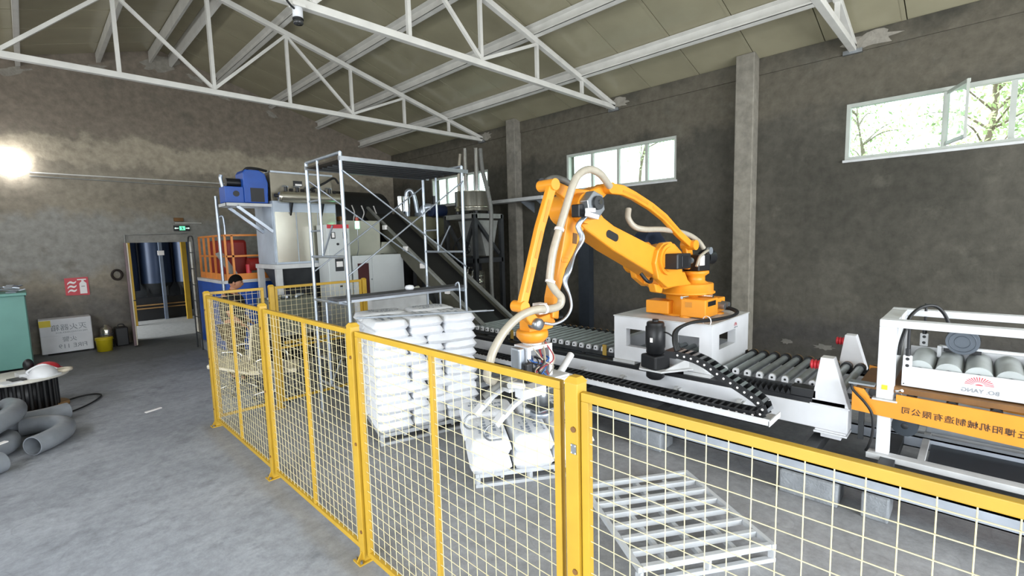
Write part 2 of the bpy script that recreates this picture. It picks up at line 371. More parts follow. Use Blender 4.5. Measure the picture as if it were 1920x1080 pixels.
# trusses
def tz(x): return 6.61-.264*abs(x-RX)
CB = 4.95
for yt, lb in [(9.85, 'white steel roof truss farthest back, nearest the gable wall'), (5.69, 'white steel roof truss in the middle, above the robot cell'), (1.53, 'white steel roof truss end near the open window, top right')]:
    T = thing('roof_truss', lb, 'truss', (RX, yt, CB))
    xe = 8.96; xw = 2*RX-8.96
    MB().bar((xw, yt, CB), (xe, yt, CB-.03), .09, .09).build('bottom_chord', truss_w, T, .006)
    MB().bar((RX, yt, tz(RX)), (xe, yt, tz(xe)), .09, .09).build('top_chord', truss_w, T, .006)
    MB().bar((RX, yt, tz(RX)), (xw, yt, tz(xw)), .09, .09).build('top_chord', truss_w, T, .006)
    nodes = [RX-.1+1.31*i for i in range(-4, 5)]
    for i, x in enumerate(nodes):
        if tz(x)-CB > .18:
            wv = .09 if abs(i-4) == 0 else .055
            MB().bar((x, yt, CB+.03), (x, yt, tz(x)-.03), wv, .055).build('vertical', truss_w, T)
    def diag(i, j, di, dj): MB().bar((nodes[i], yt, CB+.04 if di == 'b' else tz(nodes[i])-.04), (nodes[j], yt, CB+.04 if dj == 'b' else tz(nodes[j])-.04), .05, .05).build('diagonal', truss_w, T)
    for s in (1, -1):
        diag(4, 4+s, 'b', 't'); diag(4+s, 4+2*s, 't', 'b'); diag(4+2*s, 4+3*s, 'b', 't')
    MB().box(xe-.02, XR, yt-.12, yt+.12, CB-.11, CB-.05).build('bearing_plate', steel, T)
# torn plaster where purlins and trusses meet the walls
def patch(seed, c, ex, ey, n, hx, hy):
    rd = random.Random(seed); c, ex, ey = Vector(c), Vector(ex), Vector(ey); k = 22
    poly = [c+ex*hx*rr*math.cos(a)+ey*hy*rr*math.sin(a) for a, rr in ((2*math.pi*i/k, rd.uniform(.55, 1.1)) for i in range(k))]
    return MB().prism(poly, Vector(n)*.006)
gw = bpy.data.objects['wall_back']; pale = M('pale_mortar', '99948A', .9, 0, .2, 12, .5, 30)
for i, (x, dz, hx, hy) in enumerate([(2.7, .30, .42, .20), (1.45, .33, .25, .09), (.15, .30, .28, .09), (3.95, .42, .30, .10), (5.2, .36, .2, .08), (3.4, .30, .2, .07)]):
    patch(i, (x, YB, roof(x)-dz), (1, 0, -SL if x > RX else SL), (0, 0, 1), (0, -1, 0), hx, hy).build('mortar_patch', pale, gw)
for i, (y, hy) in enumerate([(1.42, .30), (5.69, .28), (9.85, .25)]):
    patch(20+i, (XR-.03, y-.1, CB+.04), (0, 1, 0), (0, 0, 1), (-1, 0, 0), hy*1.2, .12).build('mortar_patch', pale, wall_right)
for i, (y, z, a, b) in enumerate([(1.75, .32, .16, .05), (2.3, .34, .1, .05), (1.3, .22, .10, .04)]):
    patch(40+i, (XR, y, z), (0, 1, 0), (0, 0, 1), (-1, 0, 0), a, b).build('mortar_patch', M('faint_mortar', '77746D', .9, 0, .2, 12), wall_right)
# windows
def window(n, y0, y1, muls, lb):
    wf = struct(MB().build('window_%d' % n, white)) if False else None
    mb = MB(); f = .05; x0, x1 = XR+.06, XR+.12
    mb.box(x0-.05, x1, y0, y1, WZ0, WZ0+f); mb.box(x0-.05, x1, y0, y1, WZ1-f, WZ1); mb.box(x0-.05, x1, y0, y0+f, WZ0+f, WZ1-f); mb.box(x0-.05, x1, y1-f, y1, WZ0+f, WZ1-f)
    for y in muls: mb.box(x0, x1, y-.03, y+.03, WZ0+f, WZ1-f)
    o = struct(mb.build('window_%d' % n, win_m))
    ed = [y0+f]+[v for y in muls for v in (y-.03, y+.03)]+[y1-f]
    for i in range(0, len(ed), 2):
        if (n, i//2) in OPEN: continue
        MB().box(x0+.025, x0+.031, ed[i], ed[i+1], WZ0+f, WZ1-f).build('pane', glass, o)
    MB().box(XR-.04, x0-.05, y0-.02, y1+.02, WZ0-.035, WZ0).build('sill', white_d, o)
    return o
OPEN = {(3, 1)}; win_m = M('window_frame_paint', 'B4B8B0', .5, 0, .08, 5)  # frame colour darkened so the frames look backlit
w3 = window(3, -1.25, 1.58, [-.20, .45], '')
window(2, 4.31, 6.99, [4.98, 5.65, 6.32], ''); window(1, 9.68, 12.26, [10.33, 10.97, 11.6], '')
# open sash swung into the room
mb = MB(); a = Vector((XR-.0, .43, 0)); d = Vector((-.55, -.22, 0)).normalized(); L_ = .58
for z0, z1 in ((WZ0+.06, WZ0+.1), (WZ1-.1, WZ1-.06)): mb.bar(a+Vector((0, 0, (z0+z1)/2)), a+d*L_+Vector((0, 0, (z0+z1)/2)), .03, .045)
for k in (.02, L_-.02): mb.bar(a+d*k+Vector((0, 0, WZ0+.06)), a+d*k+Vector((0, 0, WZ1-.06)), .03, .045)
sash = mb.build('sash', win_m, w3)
MB().bar(a+d*.04+Vector((0, 0, 3.7)), a+d*(L_-.04)+Vector((0, 0, 3.7)), .005, .62).build('sash_pane', glass, sash)
# door leaf standing open
dl = struct(MB().bar((D0-.03, YB-.01, 1.19), (1.55, 13.52, 1.19), .05, 2.32).build('door_1', M('brown_door_edge', '6E5A5C', .5, 0, .15, 5), bevel=.004))
mb = MB(); mb.bar((D0+.015, YB-.035, 1.19), (1.585, 13.52, 1.19), .02, 2.3); mb.build('door_facing', cream, dl)
MB().cyl((1.6, 13.62, 1.05), (1.68, 13.62, 1.05), .012).cyl((1.68, 13.62, 1.05), (1.68, 13.75, 1.05), .012).build('door_handle', black, dl)
# enclosure added beyond the doorway to keep out the open sky's light
mb = MB(); mb.box(-1.3, 4.6, 20.2, 20.4, 0, 3.3); mb.box(4.6, 4.8, YB+.3, 20.4, 0, 3.3)
struct(mb.build('wall_annex', dark)); struct(MB().box(-1.5, 4.8, YB+.3, 20.4, 3.3, 3.4).build('ceiling_annex', dark))
struct(MB().box(-25, XR+25, YF-30, 50, -.5, -.21).build('ground_outside', outside_m))

# ================================================================== FENCE
FX = 1.48
def post(x, y, ztop, lb, side=1):
    p = thing('fence_post', lb, 'fence post', (x, y, 0))
    h = .032
    MB().box(x-h, x+h, y-h, y+h, .01, ztop).build('upright', fence_y, p, .004)
    MB().hexa([(x-h-.002, y-h-.002, ztop), (x+h+.002, y-h-.002, ztop), (x+h+.002, y+h+.002, ztop), (x-h-.002, y+h+.002, ztop), (x-h*.6, y-h*.6, ztop+.022), (x+h*.6, y-h*.6, ztop+.022), (x+h*.6, y+h*.6, ztop+.022), (x-h*.6, y+h*.6, ztop+.022)]).build('cap', fence_y, p)
    MB().box(x-.075, x+.06, y-.05, y+.05, 0, .01).build('base_plate', fence_y, p)
    MB().hexa([(x-.07, y-.006, .01), (x-h, y-.006, .01), (x-h, y+.006, .01), (x-.07, y+.006, .01), (x-h-.004, y-.006, .07), (x-h, y-.006, .07), (x-h, y+.006, .07), (x-h-.004, y+.006, .07)]).build('gusset', fence_y, p)
    for dy in (-.035, .035): MB().cyl((x-.055, y+dy, .01), (x-.055, y+dy, .03), .01, 6).build('anchor_bolt', steel, p)
    for z in (.22, .85, 1.45): MB().cyl((x-h-.006, y-.012, z), (x-h, y-.012, z), .012, 8).build('bolt', brown, p)
    return p
PZ = 1.655
post(FX, 6.64, PZ, 'yellow fence post at the far left corner beside the grey chair')
post(FX, 4.70, PZ, 'yellow fence post second from the far corner of the long fence')
post(FX, 2.96, PZ, 'yellow fence post in front of the tall white bag stack')
hp = post(FX, 1.12, PZ-.02, 'thick yellow fence post nearest the viewer, with a hinge plate')
MB().box(FX-.036, FX-.032, 1.095, 1.12, 1.35, 1.39).build('hinge_plate', steel, hp)
for dy in (1.098, 1.117):
    for z in (1.355, 1.385): MB().cyl((FX-.038, dy, z), (FX-.036, dy, z), .003, 6).build('rivet', signw, hp)
post(2.235, 6.7, PZ+.01, 'yellow gate post between gate and back fence panel')
post(3.57, 6.7, PZ, 'yellow post behind the scaffold plank, by the control cabinet')
def panel(p, q, z0, z1, mids, lb, cat='fence', rails=()):
    p, q = Vector((*p, 0)), Vector((*q, 0)); d = (q-p).normalized(); n = Vector((-d.y, d.x, 0)); Lp = (q-p).length; g = .0175; Z = Vector((0, 0, 1))
    t = thing('mesh_fence', lb, cat, tuple((p+q)/2+Z*0))
    MB().bar(p+Z*(z1-g), q+Z*(z1-g), .03, .035).build('top_rail', fence_y, t, .003)
    MB().bar(p+Z*(z0+g), q+Z*(z0+g), .03, .035).build('bottom_rail', fence_y, t, .003)
    for a in (p+d*g, q-d*g): MB().bar(a+Z*(z0+.035), a+Z*(z1-.035), .035, .03, n).build('stile', fence_y, t, .003)
    for k in mids: MB().bar(p+d*Lp*k+Z*(z0+.035), p+d*Lp*k+Z*(z1-.035), .028, .025, n).build('middle_stile', fence_y, t, .003)
    for z in rails: MB().bar(p+d*.035+Z*z, q-d*.035+Z*z, .022, .025).build('cross_rail', fence_y, t)
    mb = MB(); r = .0019; k = .07; nv = int((Lp-.05)/k); nh = int((z1-z0-.05)/.067)
    for i in range(1, nv+1):
        a = p+d*(i*Lp/(nv+1)); mb.tube([a+Z*(z0+.03), a+Z*(z1-.03)], r, 5, False, caps=False)
    for i in range(1, nh+1):
        z = z0+(z1-z0)*i/(nh+1); mb.tube([p+d*.03+Z*z+n*.004, q-d*.03+Z*z+n*.004], r, 5, False, caps=False)
    mb.build('wire_mesh', wire_c, t, kind='stuff')
    return t
panel((FX, 4.745), (FX, 6.595), .07, 1.63, (.5,), 'yellow wire mesh fence panel at the far end of the long fence, before the chair')
panel((FX, 3.005), (FX, 4.655), .06, 1.63, (.47,), 'yellow wire mesh fence panel left of the tall bag stack')
panel((FX, 1.188), (FX, 2.915), .05, 1.625, (.52,), 'yellow wire mesh fence panel in front of the white bags and gripper')
panel((FX, -.72), (FX, 1.085), .05, 1.60, (), 'nearest yellow wire mesh panel, in front of the empty steel pallet')
panel((1.52, 6.7), (2.14, 6.7), .08, 1.66, (), 'narrow yellow wire mesh gate at the far end beside the man', 'gate')
panel((2.275, 6.7), (3.53, 6.7), .08, 1.66, (), 'yellow wire mesh panel at the back, behind the scaffold', rails=(.82,))

# ================================================================== STEEL PALLETS
UA = math.atan2(-.559, .829)
pal_m = M('pallet_grey_white_paint', 'B4B7BA', .5, 0, .16, 6)
def steel_pallet(loc, rz, lb, L_=1.0, D_=1.07, H_=.13):
    t = thing('steel_pallet', lb, 'pallet', loc, rz)
    m4 = Matrix.Translation(Vector(loc)) @ Matrix.Rotation(rz, 4, 'Z'); W = lambda x, y, z: m4 @ Vector((x, y, z))
    def bb(a, b, w_, h_, nm): MB().bar(W(*a), W(*b), w_, h_).build(nm, pal_m, t, .003)
    for i in range(8):
        y = .02+(D_-.04)*i/7; bb((.036, y, H_-.02), (L_-.036, y, H_-.02), .036, .04, 'slat')
    for x in (.018, L_*.25, L_*.5, L_*.75, L_-.018): bb((x, .0 if abs(x-L_/2) > .3*L_ else .04, H_-(.02 if abs(x-L_/2) > .3*L_ else .06)), (x, D_-(.0 if abs(x-L_/2) > .3*L_ else .04), H_-(.02 if abs(x-L_/2) > .3*L_ else .06)), .034, .038, 'bearer')
    for y in (.02, D_-.02):
        for x in (.02, L_*.5, L_-.02): bb((x, y, .03), (x, y, H_-.04), .04, .04, 'leg')
        bb((0, y, .015), (L_, y, .015), .036, .03, 'foot_rail')
    return t
steel_pallet((2.51, 1.43, 0), UA, 'empty white steel pallet lying on the floor near the viewer')
steel_pallet((2.62, 3.1, 0), UA, 'white steel pallet under the low layer of bags below the gripper')
SA = math.atan2(-.287, .958)
steel_pallet((2.51, 4.53, 0), SA, 'white steel pallet under the tall stack of bags', 1.14, 1.0)

# ================================================================== BAGS
def bag_shape(L_, W_, H_, seed, a, b):
    ra, rb = abs(a), abs(b)
    pr = max(0, 1-ra**9)**.5*max(0, 1-rb**8)**.5
    n = noise.noise(Vector((a*1.7+seed*7, b*1.7, seed)))*.10+noise.noise(Vector((a*4+seed*3, b*4, seed+5)))*.05
    return a*L_/2*(1-.04*rb**3), b*W_/2*(1-.05*ra**4), pr, n
def bag_mesh(L_, W_, H_, seed):
    mb = MB(); na, nb = 14, 10
    for top in (1, 0):
        vs = []
        for i in range(na+1):
            for j in range(nb+1):
                a, b = 2*i/na-1, 2*j/nb-1
                a, b = math.sin(a*math.pi/2)*.35+a*.65, math.sin(b*math.pi/2)*.35+b*.65
                x, y, pr, n = bag_shape(L_, W_, H_, seed, a, b)
                z = H_*(.42+(.58*pr*(1+n) if top else -.42*pr))
                if pr < .05: z += H_*n*1.2
                vs.append((x, y, z))
        fs = [(i*(nb+1)+j, (i+1)*(nb+1)+j, (i+1)*(nb+1)+j+1, i*(nb+1)+j+1) for i in range(na) for j in range(nb)]
        mb.add(vs, fs if top else [f[::-1] for f in fs], True)
    return mb
def bag_print(L_, W_, H_, seed, lines):
    rd = random.Random(seed); mb = MB()
    for (y, h, x0, x1, dens) in lines:
        x = x0
        while x < x1:
            cw = h*rd.uniform(.5, 1.0)
            if rd.random() < dens:
                for k in range(2):
                    a0, a1 = x+cw*.45*k, x+cw*(.45*k+.33); b0, b1 = y-h/2*rd.uniform(.5, 1), y+h/2*rd.uniform(.5, 1)
                    vs = []
                    for aa, b_ in ((a0, b0), (a1, b0), (a1, b1), (a0, b1)):
                        X_, Y_, pr, n = bag_shape(L_, W_, H_, seed, aa, b_); vs.append((X_, Y_, H_*(.42+.58*pr*(1+n))+.004))
                    mb.add(vs, [(0, 1, 2, 3)])
            x += cw*1.25
    return mb
LINES = [(.42, .16, -.62, .2, .85), (.12, .2, -.7, .7, .95), (-.3, .22, -.35, .55, .95), (-.62, .12, -.6, .5, .6)]
bag_src = {}
def make_bag(key, L_, W_, H_, loc, rz, lb, group=None):
    if key not in bag_src:
        t = thing('bag', lb, 'bag', (0, 0, 0), 0, group)
        s = bag_mesh(L_, W_, H_, key[-1]).build('sack', bag_w, t); s2 = s
        bag_print(L_, W_, H_, key[-1], LINES).build('print', ink, t, kind='stuff')
        bag_src[key] = t
    else:
        t = copy_tree(bag_src[key]); t['label'] = lb
    if group: t['group'] = group
    t.location = loc; t.rotation_euler = (0, 0, rz); return t
def layer(c0, ang, L_, D_, z, H_, name, tag_, seed, flip, group, rot=0):
    """five bags: three across the near side, two behind (mirrored on odd layers)"""
    rd = random.Random(seed); m4 = Matrix.Translation(Vector(c0)) @ Matrix.Rotation(ang, 4, 'Z')
    f = .56; cells = []; y3, y2 = (D_*f/2, D_*(f+(1-f)/2)) if not flip else (D_*(1-f/2), D_*(1-f)/2); n3, n2 = ('front', 'back') if not flip else ('back', 'front')
    for i in range(3): cells.append(((i+.5)*L_/3, y3, 1, n3+(' left', ' middle', ' right')[i]))
    for i in range(2): cells.append(((i+.5)*L_/2, y2, 0, n2+(' left', ' right')[i]))
    for k, (x, y, tr, nm) in enumerate(cells):
        p = m4 @ Vector((x+rd.uniform(-.012, .012), y+rd.uniform(-.015, .015), z))
        a = ang+(math.pi/2 if tr else 0)+rd.uniform(-.03, .03)+(math.pi if rd.random() < .5 and not rot else 0)
        LL, WW = (D_*f*1.0, L_/3*1.0) if tr else (L_/2*1.0, D_*(1-f)*1.02)
        make_bag((name, tr, seed % 3 + 1 if tr else 4), LL, WW, H_, tuple(p), a, tag_ % nm, group)
ordn = ['top', 'second', 'third', 'fourth', 'fifth', 'sixth', 'seventh', 'eighth', 'ninth', 'tenth', 'eleventh', 'bottom']
for k in range(12):
    z = .131+.1015*(11-k)
    layer((2.47, 4.5, 0), SA, 1.2, 1.08, z, .124, 'tall', 'white woven bag, %s, in the ' + ordn[k] + ' layer of the tall stack', 11-k, 1 if k in (2, 4, 7, 9) else 0, 'bags of the tall stack')
for k in range(2):
    layer((2.55, 3.06, 0), UA, 1.14, 1.16, .131+.150*(1-k), .172, 'low', 'white woven bag, %s, in the ' + ('top', 'bottom')[k] + ' layer of the low stack', 40-k, 0, 'bags of the low stack', 1)
# loose brace tube lying on the tall stack
tb = thing('brace_tube', 'thin steel brace tube lying across the top of the tall bag stack', 'tube', (2.9, 4.3, 1.40))
MB().tube([(2.36, 4.62, 1.425), (3.52, 3.87, 1.425)], .011, 8, False).build('tube', galv, tb)
MB().obox((3.55, 3.85, 1.425), .04, .016, .005, (1.16, -.75, 0), (.75, 1.16, 0)).build('flattened_end', galv, tb)

# ================================================================== ROBOT TRACK
TK = thing('robot_track', 'long white track beam on a grey steel channel base, under the orange robot', 'machine track', (5.2, 2.5, 0))
for x in (4.38, 5.6, 6.4):
    mb = MB(); mb.box(x, x+.012, -1.9, 5.95, .19, .30); mb.box(x, x+(.34 if x < 5 else .1), -1.9, 5.95, .288, .30); mb.box(x, x+.08, -1.9, 5.95, .19, .20)
    mb.build('base_channel', M('channel_grey_paint', 'A9B0BA', .45, 0, .2, 4) if x < 5 else bpy.data.materials['channel_grey_paint'], TK)
for y in (5.4, 3.7, 2.45, 1.0, .47, -1.2): MB().box(4.39, 6.5, y-.05, y+.05, .2, .285).build('cross_member', dark, TK)
for x in (5.02, 6.28): MB().box(x, x+.18, .77, 6.1, .38, .60).build('beam', white, TK, .008)
for x in (5.02, 6.28):
    for y in (.9, 3.3, 5.7):
        MB().box(x+.02, x+.16, y-.08, y+.08, .30, .35).build('pedestal', white, TK, .004)
        MB().box(x-.02, x+.2, y-.13, y+.13, .345, .362).box(x-.01, x+.19, y-.12, y+.12, .364, .38).build('pedestal_plate', white, TK, .003)
mb = MB(); mb.box(4.44, 4.76, 1.25, 6.0, .50, .508); mb.box(4.44, 4.45, 1.25, 6.0, .50, .565); mb.box(4.75, 4.76, 1.25, 6.0, .50, .515); mb.box(4.44, 4.76, 1.245, 1.255, .50, .55)
mb.build('cable_tray', white, TK)
for y in (5.4, 4.85, 4.25, 3.65, 3.06, 2.36, 1.68):
    m_ = MB(); m_.box(4.76, 5.02, y-.03, y+.03, .47, .485); m_.box(4.94, 5.02, y-.05, y+.05, .43, .445); m_.box(4.94, 5.02, y-.05, y-.042, .445, .50); m_.box(4.95, 5.02, y-.02, y+.02, .445, .51)
    m_.build('tray_bracket', white_d, TK)
MB().box(5.03, 5.17, .8, 6.05, .60, .645).build('rail_cover', black, TK)
MB().box(6.3, 6.44, .8, 6.05, .60, .645).build('rail_cover', black, TK)
mb = MB()                                                            # pleated bellows
for i in range(14):
    y = 1.08+i*.05; mb.prism([(5.04, y, .645), (5.04, y+.05, .645), (5.04, y+.025, .70)], (.13, 0, 0))
mb.build('bellows', black, TK)
MB().box(5.03, 5.18, 1.02, 1.24, .645, .735).build('bellows_end', black, TK, .01)
for i, (x, y0, nm) in enumerate([(5.03, .77, ''), (6.3, .80, '')]):
    z0 = .60
    st = MB().prism([(x, y0+.29, z0+.01), (x, y0, z0+.01), (x, y0+.13, 1.05), (x, y0+.23, 1.05)], (.12, 0, 0)).build('end_stop', white, TK, .004)
    MB().box(x-.01, x+.14, y0-.01, y0+.30, z0, z0+.012).build('stop_foot', white, st)
    mb = MB(); c = Vector((x+.06, y0+.235, .965))
    for k in range(3): mb.lathe([(.0, .0), (.036, .003), (.048, .015), (.036, .027), (.0, .03)], c+Vector((0, .028*k, 0)), 12, (0, 1, 0))
    mb.build('bumper', red_b, st)
for a, b in ((2.22, 2.58), (.71, 1.13), (.39, .56), (3.4, 3.8), (5.1, 5.6), (-1.3, -.9)):
    o = MB().box(4.34, 4.62, a, b, 0, .19).build('concrete_block', conc, None, .012); lift(o)
    tag(o, 'concrete block under the track base, %s' % {2.22: 'behind the empty pallet corner', .71: 'large one right of the empty pallet', .39: 'small one at the right, next to the large block', 3.4: 'behind the low bag stack', 5.1: 'at the far end behind the tall stack', -1.3: 'beyond the right picture edge'}[a], 'block')

# roller conveyor
RC = thing('roller_conveyor', 'long grey roller conveyor running through the robot cell along the wall', 'conveyor', (5.73, 3.4, 0))
for x in (5.205, 6.225): MB().box(x, x+.03, .58, 6.3, .655, .70).build('side_rail', dark, RC)
first = None
for i in range(48):
    y = .62+i*.12
    if first is None:
        first = MB().cyl((5.27, y, .725), (6.14, y, .725), .036, 14).build('roller', roller_m, RC)
        b = MB().prism([(5.235, y-.03, .70), (5.235, y+.03, .70), (5.235, y+.032, .735), (5.235, y+.022, .757), (5.235, y, .765), (5.235, y-.022, .757), (5.235, y-.032, .735)], (.03, 0, 0)).build('bearing', white, first)
        MB().cyl((5.232, y, .728), (5.24, y, .728), .012, 8).build('shaft_end', black, first)
        MB().cyl((6.14, y, .725), (6.21, y, .725), .052, 14).build('sprocket', black_m, first)
        MB().cyl((6.205, y, .725), (6.23, y, .725), .05, 14).build('sprocket_guard', wood, first)
    else:
        c = first.copy(); col.objects.link(c); c.location.y = i*.12
        for ch in first.children: d = ch.copy(); col.objects.link(d); d.parent = c
for y in (.7, 2.2, 3.8, 5.3, 6.2):
    for x in (5.22, 6.24): MB().box(x-.02, x+.02, y-.02, y+.02, .60 if False else .30, .655).build('leg', dark, RC)
for y in (3.45, 5.15): MB().box(5.19, 5.20, y-.03, y+.03, .66, .80).build('guide_plate', M('ochre_plate', 'A98A3C', .6) if y < 4 else bpy.data.materials['ochre_plate'], RC)

# carriage
CG = thing('robot_carriage', 'white box carriage on the track carrying the orange robot', 'carriage', (5.66, 2.62, .645))
x0, x1, y0, y1, z0, z1 = 5.1, 6.22, 2.02, 3.24, .68, 1.215
mb = MB(); th = .09
# front plate with two openings
for (a, b, c, d) in [(y0, y1, 1.075, z1), (y0, y1, z0, .855), (y0, 2.16, .855, 1.075), (2.44, 2.66, .855, 1.075), (3.07, y1, .855, 1.075)]: mb.box(x0, x0+th, a, b, c, d)
mb.build('front_plate', white, CG)
mb = MB()
for (a, b, c, d) in [(y0, y1, 1.075, z1), (y0, y1, z0, .855), (y0, 2.16, .855, 1.075), (3.07, y1, .855, 1.075)]: mb.box(x1-th, x1, a, b, c, d)
mb.build('rear_plate', white, CG)
for yy in (y0, y1-th):
    mb = MB()
    for (a, b, c, d) in [(x0+th, x1-th, 1.09, z1), (x0+th, x1-th, z0, .92), (x0+th, 5.3, .92, 1.09), (5.79, x1-th, .92, 1.09)]: mb.box(a, b, yy, yy+th, c, d)
    mb.build('side_plate', white, CG)
MB().box(x0-.01, x1+.01, y0-.01, y1+.01, z1, z1+.015).build('top_plate', white_d, CG, .004)
for xx in (x0-.03, x1-.22):
    for yy in (y0, y1-.3): MB().box(xx, xx+.25, yy, yy+.3, .645, .68).build('slide_block', white_d, CG)
def sun_logo(o, rr, r0, r1, n, m, name, parent, ds):
    mb = MB(); o, rr, uu = Vector(o), Vector(rr), Vector((0, 0, 1)); nn = lift_dir(rr, uu)*.002
    for i in range(n):
        a = math.pi*(i+.5)/n; da = math.pi/n*.20
        vs = [o+nn+rr*(r*math.cos(x))+uu*(r*math.sin(x)*.8) for r, x in ((r0, a-da*.7), (r1, a-da), (r1, a+da), (r0, a+da*.7))]
        mb.prism(vs, nn*.3)
    k = 10; arc = [o+nn+rr*(ds*math.cos(math.pi*i/k))+uu*(ds*.45*math.sin(math.pi*i/k)) for i in range(k+1)]
    mb.prism(arc, nn*.3)
    return mb.build(name, m, parent)
sun_logo((5.78, y0-.0005, 1.125), (1, 0, 0), .016, .05, 11, red_sign, 'logo', CG, .012)
text('BO. YANG', .022, (5.84, y0-.0005, 1.10), (-1, 0, 0), (0, 0, 1), text_g, 'logo_text', CG)
# bracket and drive motor
mb = MB(); mb.prism([(4.74, 2.69, .70), (4.74, 2.42, .70), (5.1, 2.2, .70), (5.1, 2.86, .70)], (0, 0, .02)); mb.prism([(4.82, 2.41, .72), (5.1, 2.25, .72), (5.1, 2.25, .84)], (0, .02, 0)); mb.prism([(5.08, 2.42, .69), (5.08, 2.06, .69), (5.08, 2.12, .76), (5.08, 2.34, .86), (5.08, 2.42, .86)], (.02, 0, 0))
mb.build('motor_bracket', white_d, CG, .003)
MB().box(4.98, 5.10, 2.30, 2.44, .84, .90).build('bracket_box', white, CG, .008)
c = Vector((4.86, 2.555, 0))
mt = MB().lathe([(.0, .59), (.07, .595), (.10, .62), (.10, .70)], c, 16).build('drive_motor', black, CG)
MB().obox(c+Vector((0, 0, .80)), .115, .115, .08, (1, -.3, 0), (.3, 1, 0)).build('gearbox', black, mt, .02)
mb = MB().lathe([(.07, .88), (.10, .90), (.10, .95), (.108, .96), (.108, 1.19), (.096, 1.2), (.096, 1.235), (.088, 1.245), (.03, 1.25), (.0, 1.25)], c, 18)
mb.build('motor_housing', black, mt); MB().lathe([(.035, 1.25), (.035, 1.275), (0, 1.275)], c, 12).build('encoder_cap', black, mt)
MB().box(4.745, 4.753, 2.53, 2.56, 1.03, 1.08).build('rating_plate', signw, mt)
MB().tube([(4.86, 2.47, 1.14), (4.86, 2.40, 1.13), (4.92, 2.36, 1.07), (4.98, 2.34, .98), (5.05, 2.32, .92)], .009, 6).build('motor_cable', rubber, mt)

# energy chain
CC = thing('cable_chain', 'black plastic cable chain looping from the carriage down to the track tray', 'cable chain', (4.6, 2.5, .51))
path = [(2.16, 1.0), (1.98, .985), (1.84, .94), (1.70, .86), (1.56, .79), (1.42, .72), (1.345, .665), (1.31, .615), (1.33, .575), (1.40, .55), (1.6, .545), (6.0, .545)]
P = smooth_path([(0, a, b) for a, b in path[:10]], 8)+[Vector((0, a, b)) for a, b in path[10:]]
pitch = .07; pts = [P[0]]; 
i = 0; cur = P[0]
while True:
    rem = pitch; ok = True
    while i+1 < len(P) and (P[i+1]-cur).length < rem: rem -= (P[i+1]-cur).length; cur = P[i+1]; i += 1
    if i+1 >= len(P): break
    cur = cur+(P[i+1]-cur).normalized()*rem; pts.append(cur)
XA, XB = 4.50, 4.66; hh = .036
cnt = 0; lk_me = None; lk_proto = None
def link_mesh():
    mb = MB(); L2 = pitch*.5
    for xx in (-.08, .068): mb.box(xx, xx+.012, -L2*1.06, L2*1.06, -hh, hh)
    mb.box(-.068, .068, -L2*.85, -L2*.25, hh-.012, hh); mb.box(-.068, .068, -L2*.85, -L2*.25, -hh, -hh+.01)
    return mb
for k in range(len(pts)-1):
    a, b = pts[k], pts[k+1]; c = (a+b)/2; ang = math.atan2(-(b.z-a.z), -(b.y-a.y))
    if lk_proto is None:
        o = link_mesh().build('chain_link', black, CC); me = o.data
        for v in me.vertices: v.co += Vector((4.6, 2.5, .51))
        lk_proto = o
        dt = MB().cyl((-.0825, 0, 0), (-.079, 0, 0), .011, 8).build('link_pin', signw, o)
        for v in dt.data.vertices: v.co += Vector((4.6, 2.5, .51))
        lb = MB().box(-.069, .069, -pitch*.46, -pitch*.04, hh, hh+.003).build('cross_bar', steel, o)
        for v in lb.data.vertices: v.co += Vector((4.6, 2.5, .51))
    else:
        o = lk_proto.copy(); col.objects.link(o)
        for ch in lk_proto.children: d = ch.copy(); col.objects.link(d); d.parent = o
    o.location = Vector((4.58, c.y, c.z))-Vector((4.6, 2.5, .51)); o.rotation_euler = (ang, 0, 0)
MB().box(4.49, 4.70, 2.14, 2.26, .96, 1.03).build('chain_mount', black, CC)
mb = MB()
for dx in (0, .03, .06): mb.tube([(4.55+dx, 2.16, 1.02), (4.57+dx, 2.2, 1.12), (4.66+dx, 2.22, 1.22), (4.9+dx, 2.16, 1.27), (5.25+dx, 2.06, 1.26), (5.6+dx*.7, 2.0, 1.262), (5.88, 2.03+dx*.4, 1.275), (5.96, 2.14+dx, 1.30), (5.93, 2.25+dx, 1.32)], .017, 8)
CT = thing('robot_cable_bundle', 'bundle of black robot cables bending from the cable chain up to the robot base', 'cables', (5.2, 2.1, 1.25)); mb.build('cables', rubber, CT)
mb = MB(); mb.lathe([(.052, -.006), (.056, -.006), (.056, .006), (.052, .006)], (5.13, 2.09, 1.262), 12, (1, -.3, 0)); mb.build('cable_tie', signw, CT)

# ================================================================== ROBOT
AX = Vector((5.75, 2.6, 0)); dv = Vector((-.990, .139, 0)); nv_ = Vector((-.139, -.990, 0))
def W(s, z, o=0.): return AX+dv*s+nv_*o+Vector((0, 0, z))
RB = thing('palletizing_robot', 'orange four-axis palletizing robot arm on the white carriage', 'robot', (5.75, 2.6, 1.23))
def plate(nm, poly, o0, o1, m=robot_y, par=None, bev=.012):
    return MB().prism([W(s, z, o0) for s, z in poly], nv_*(o1-o0)).build(nm, m, par or RB, bev)
def pin(nm, s, z, o0, o1, r, m=robot_y, par=None, n=20): return MB().cyl(W(s, z, o0), W(s, z, o1), r, n).build(nm, m, par or RB, .006)
bs = MB().lathe([(.0, 1.23), (.34, 1.23), (.34, 1.25), (.27, 1.255), (.27, 1.37), (.25, 1.39), (.25, 1.47), (.0, 1.47)], AX, 32).build('base_column', robot_y, RB)
for a in range(4):
    q = AX+Vector((.36*math.cos(a*1.57+.4), .36*math.sin(a*1.57+.4), 0)); MB().cyl(q+Vector((0, 0, 1.23)), q+Vector((0, 0, 1.25)), .07, 12).build('base_foot', robot_y, RB)
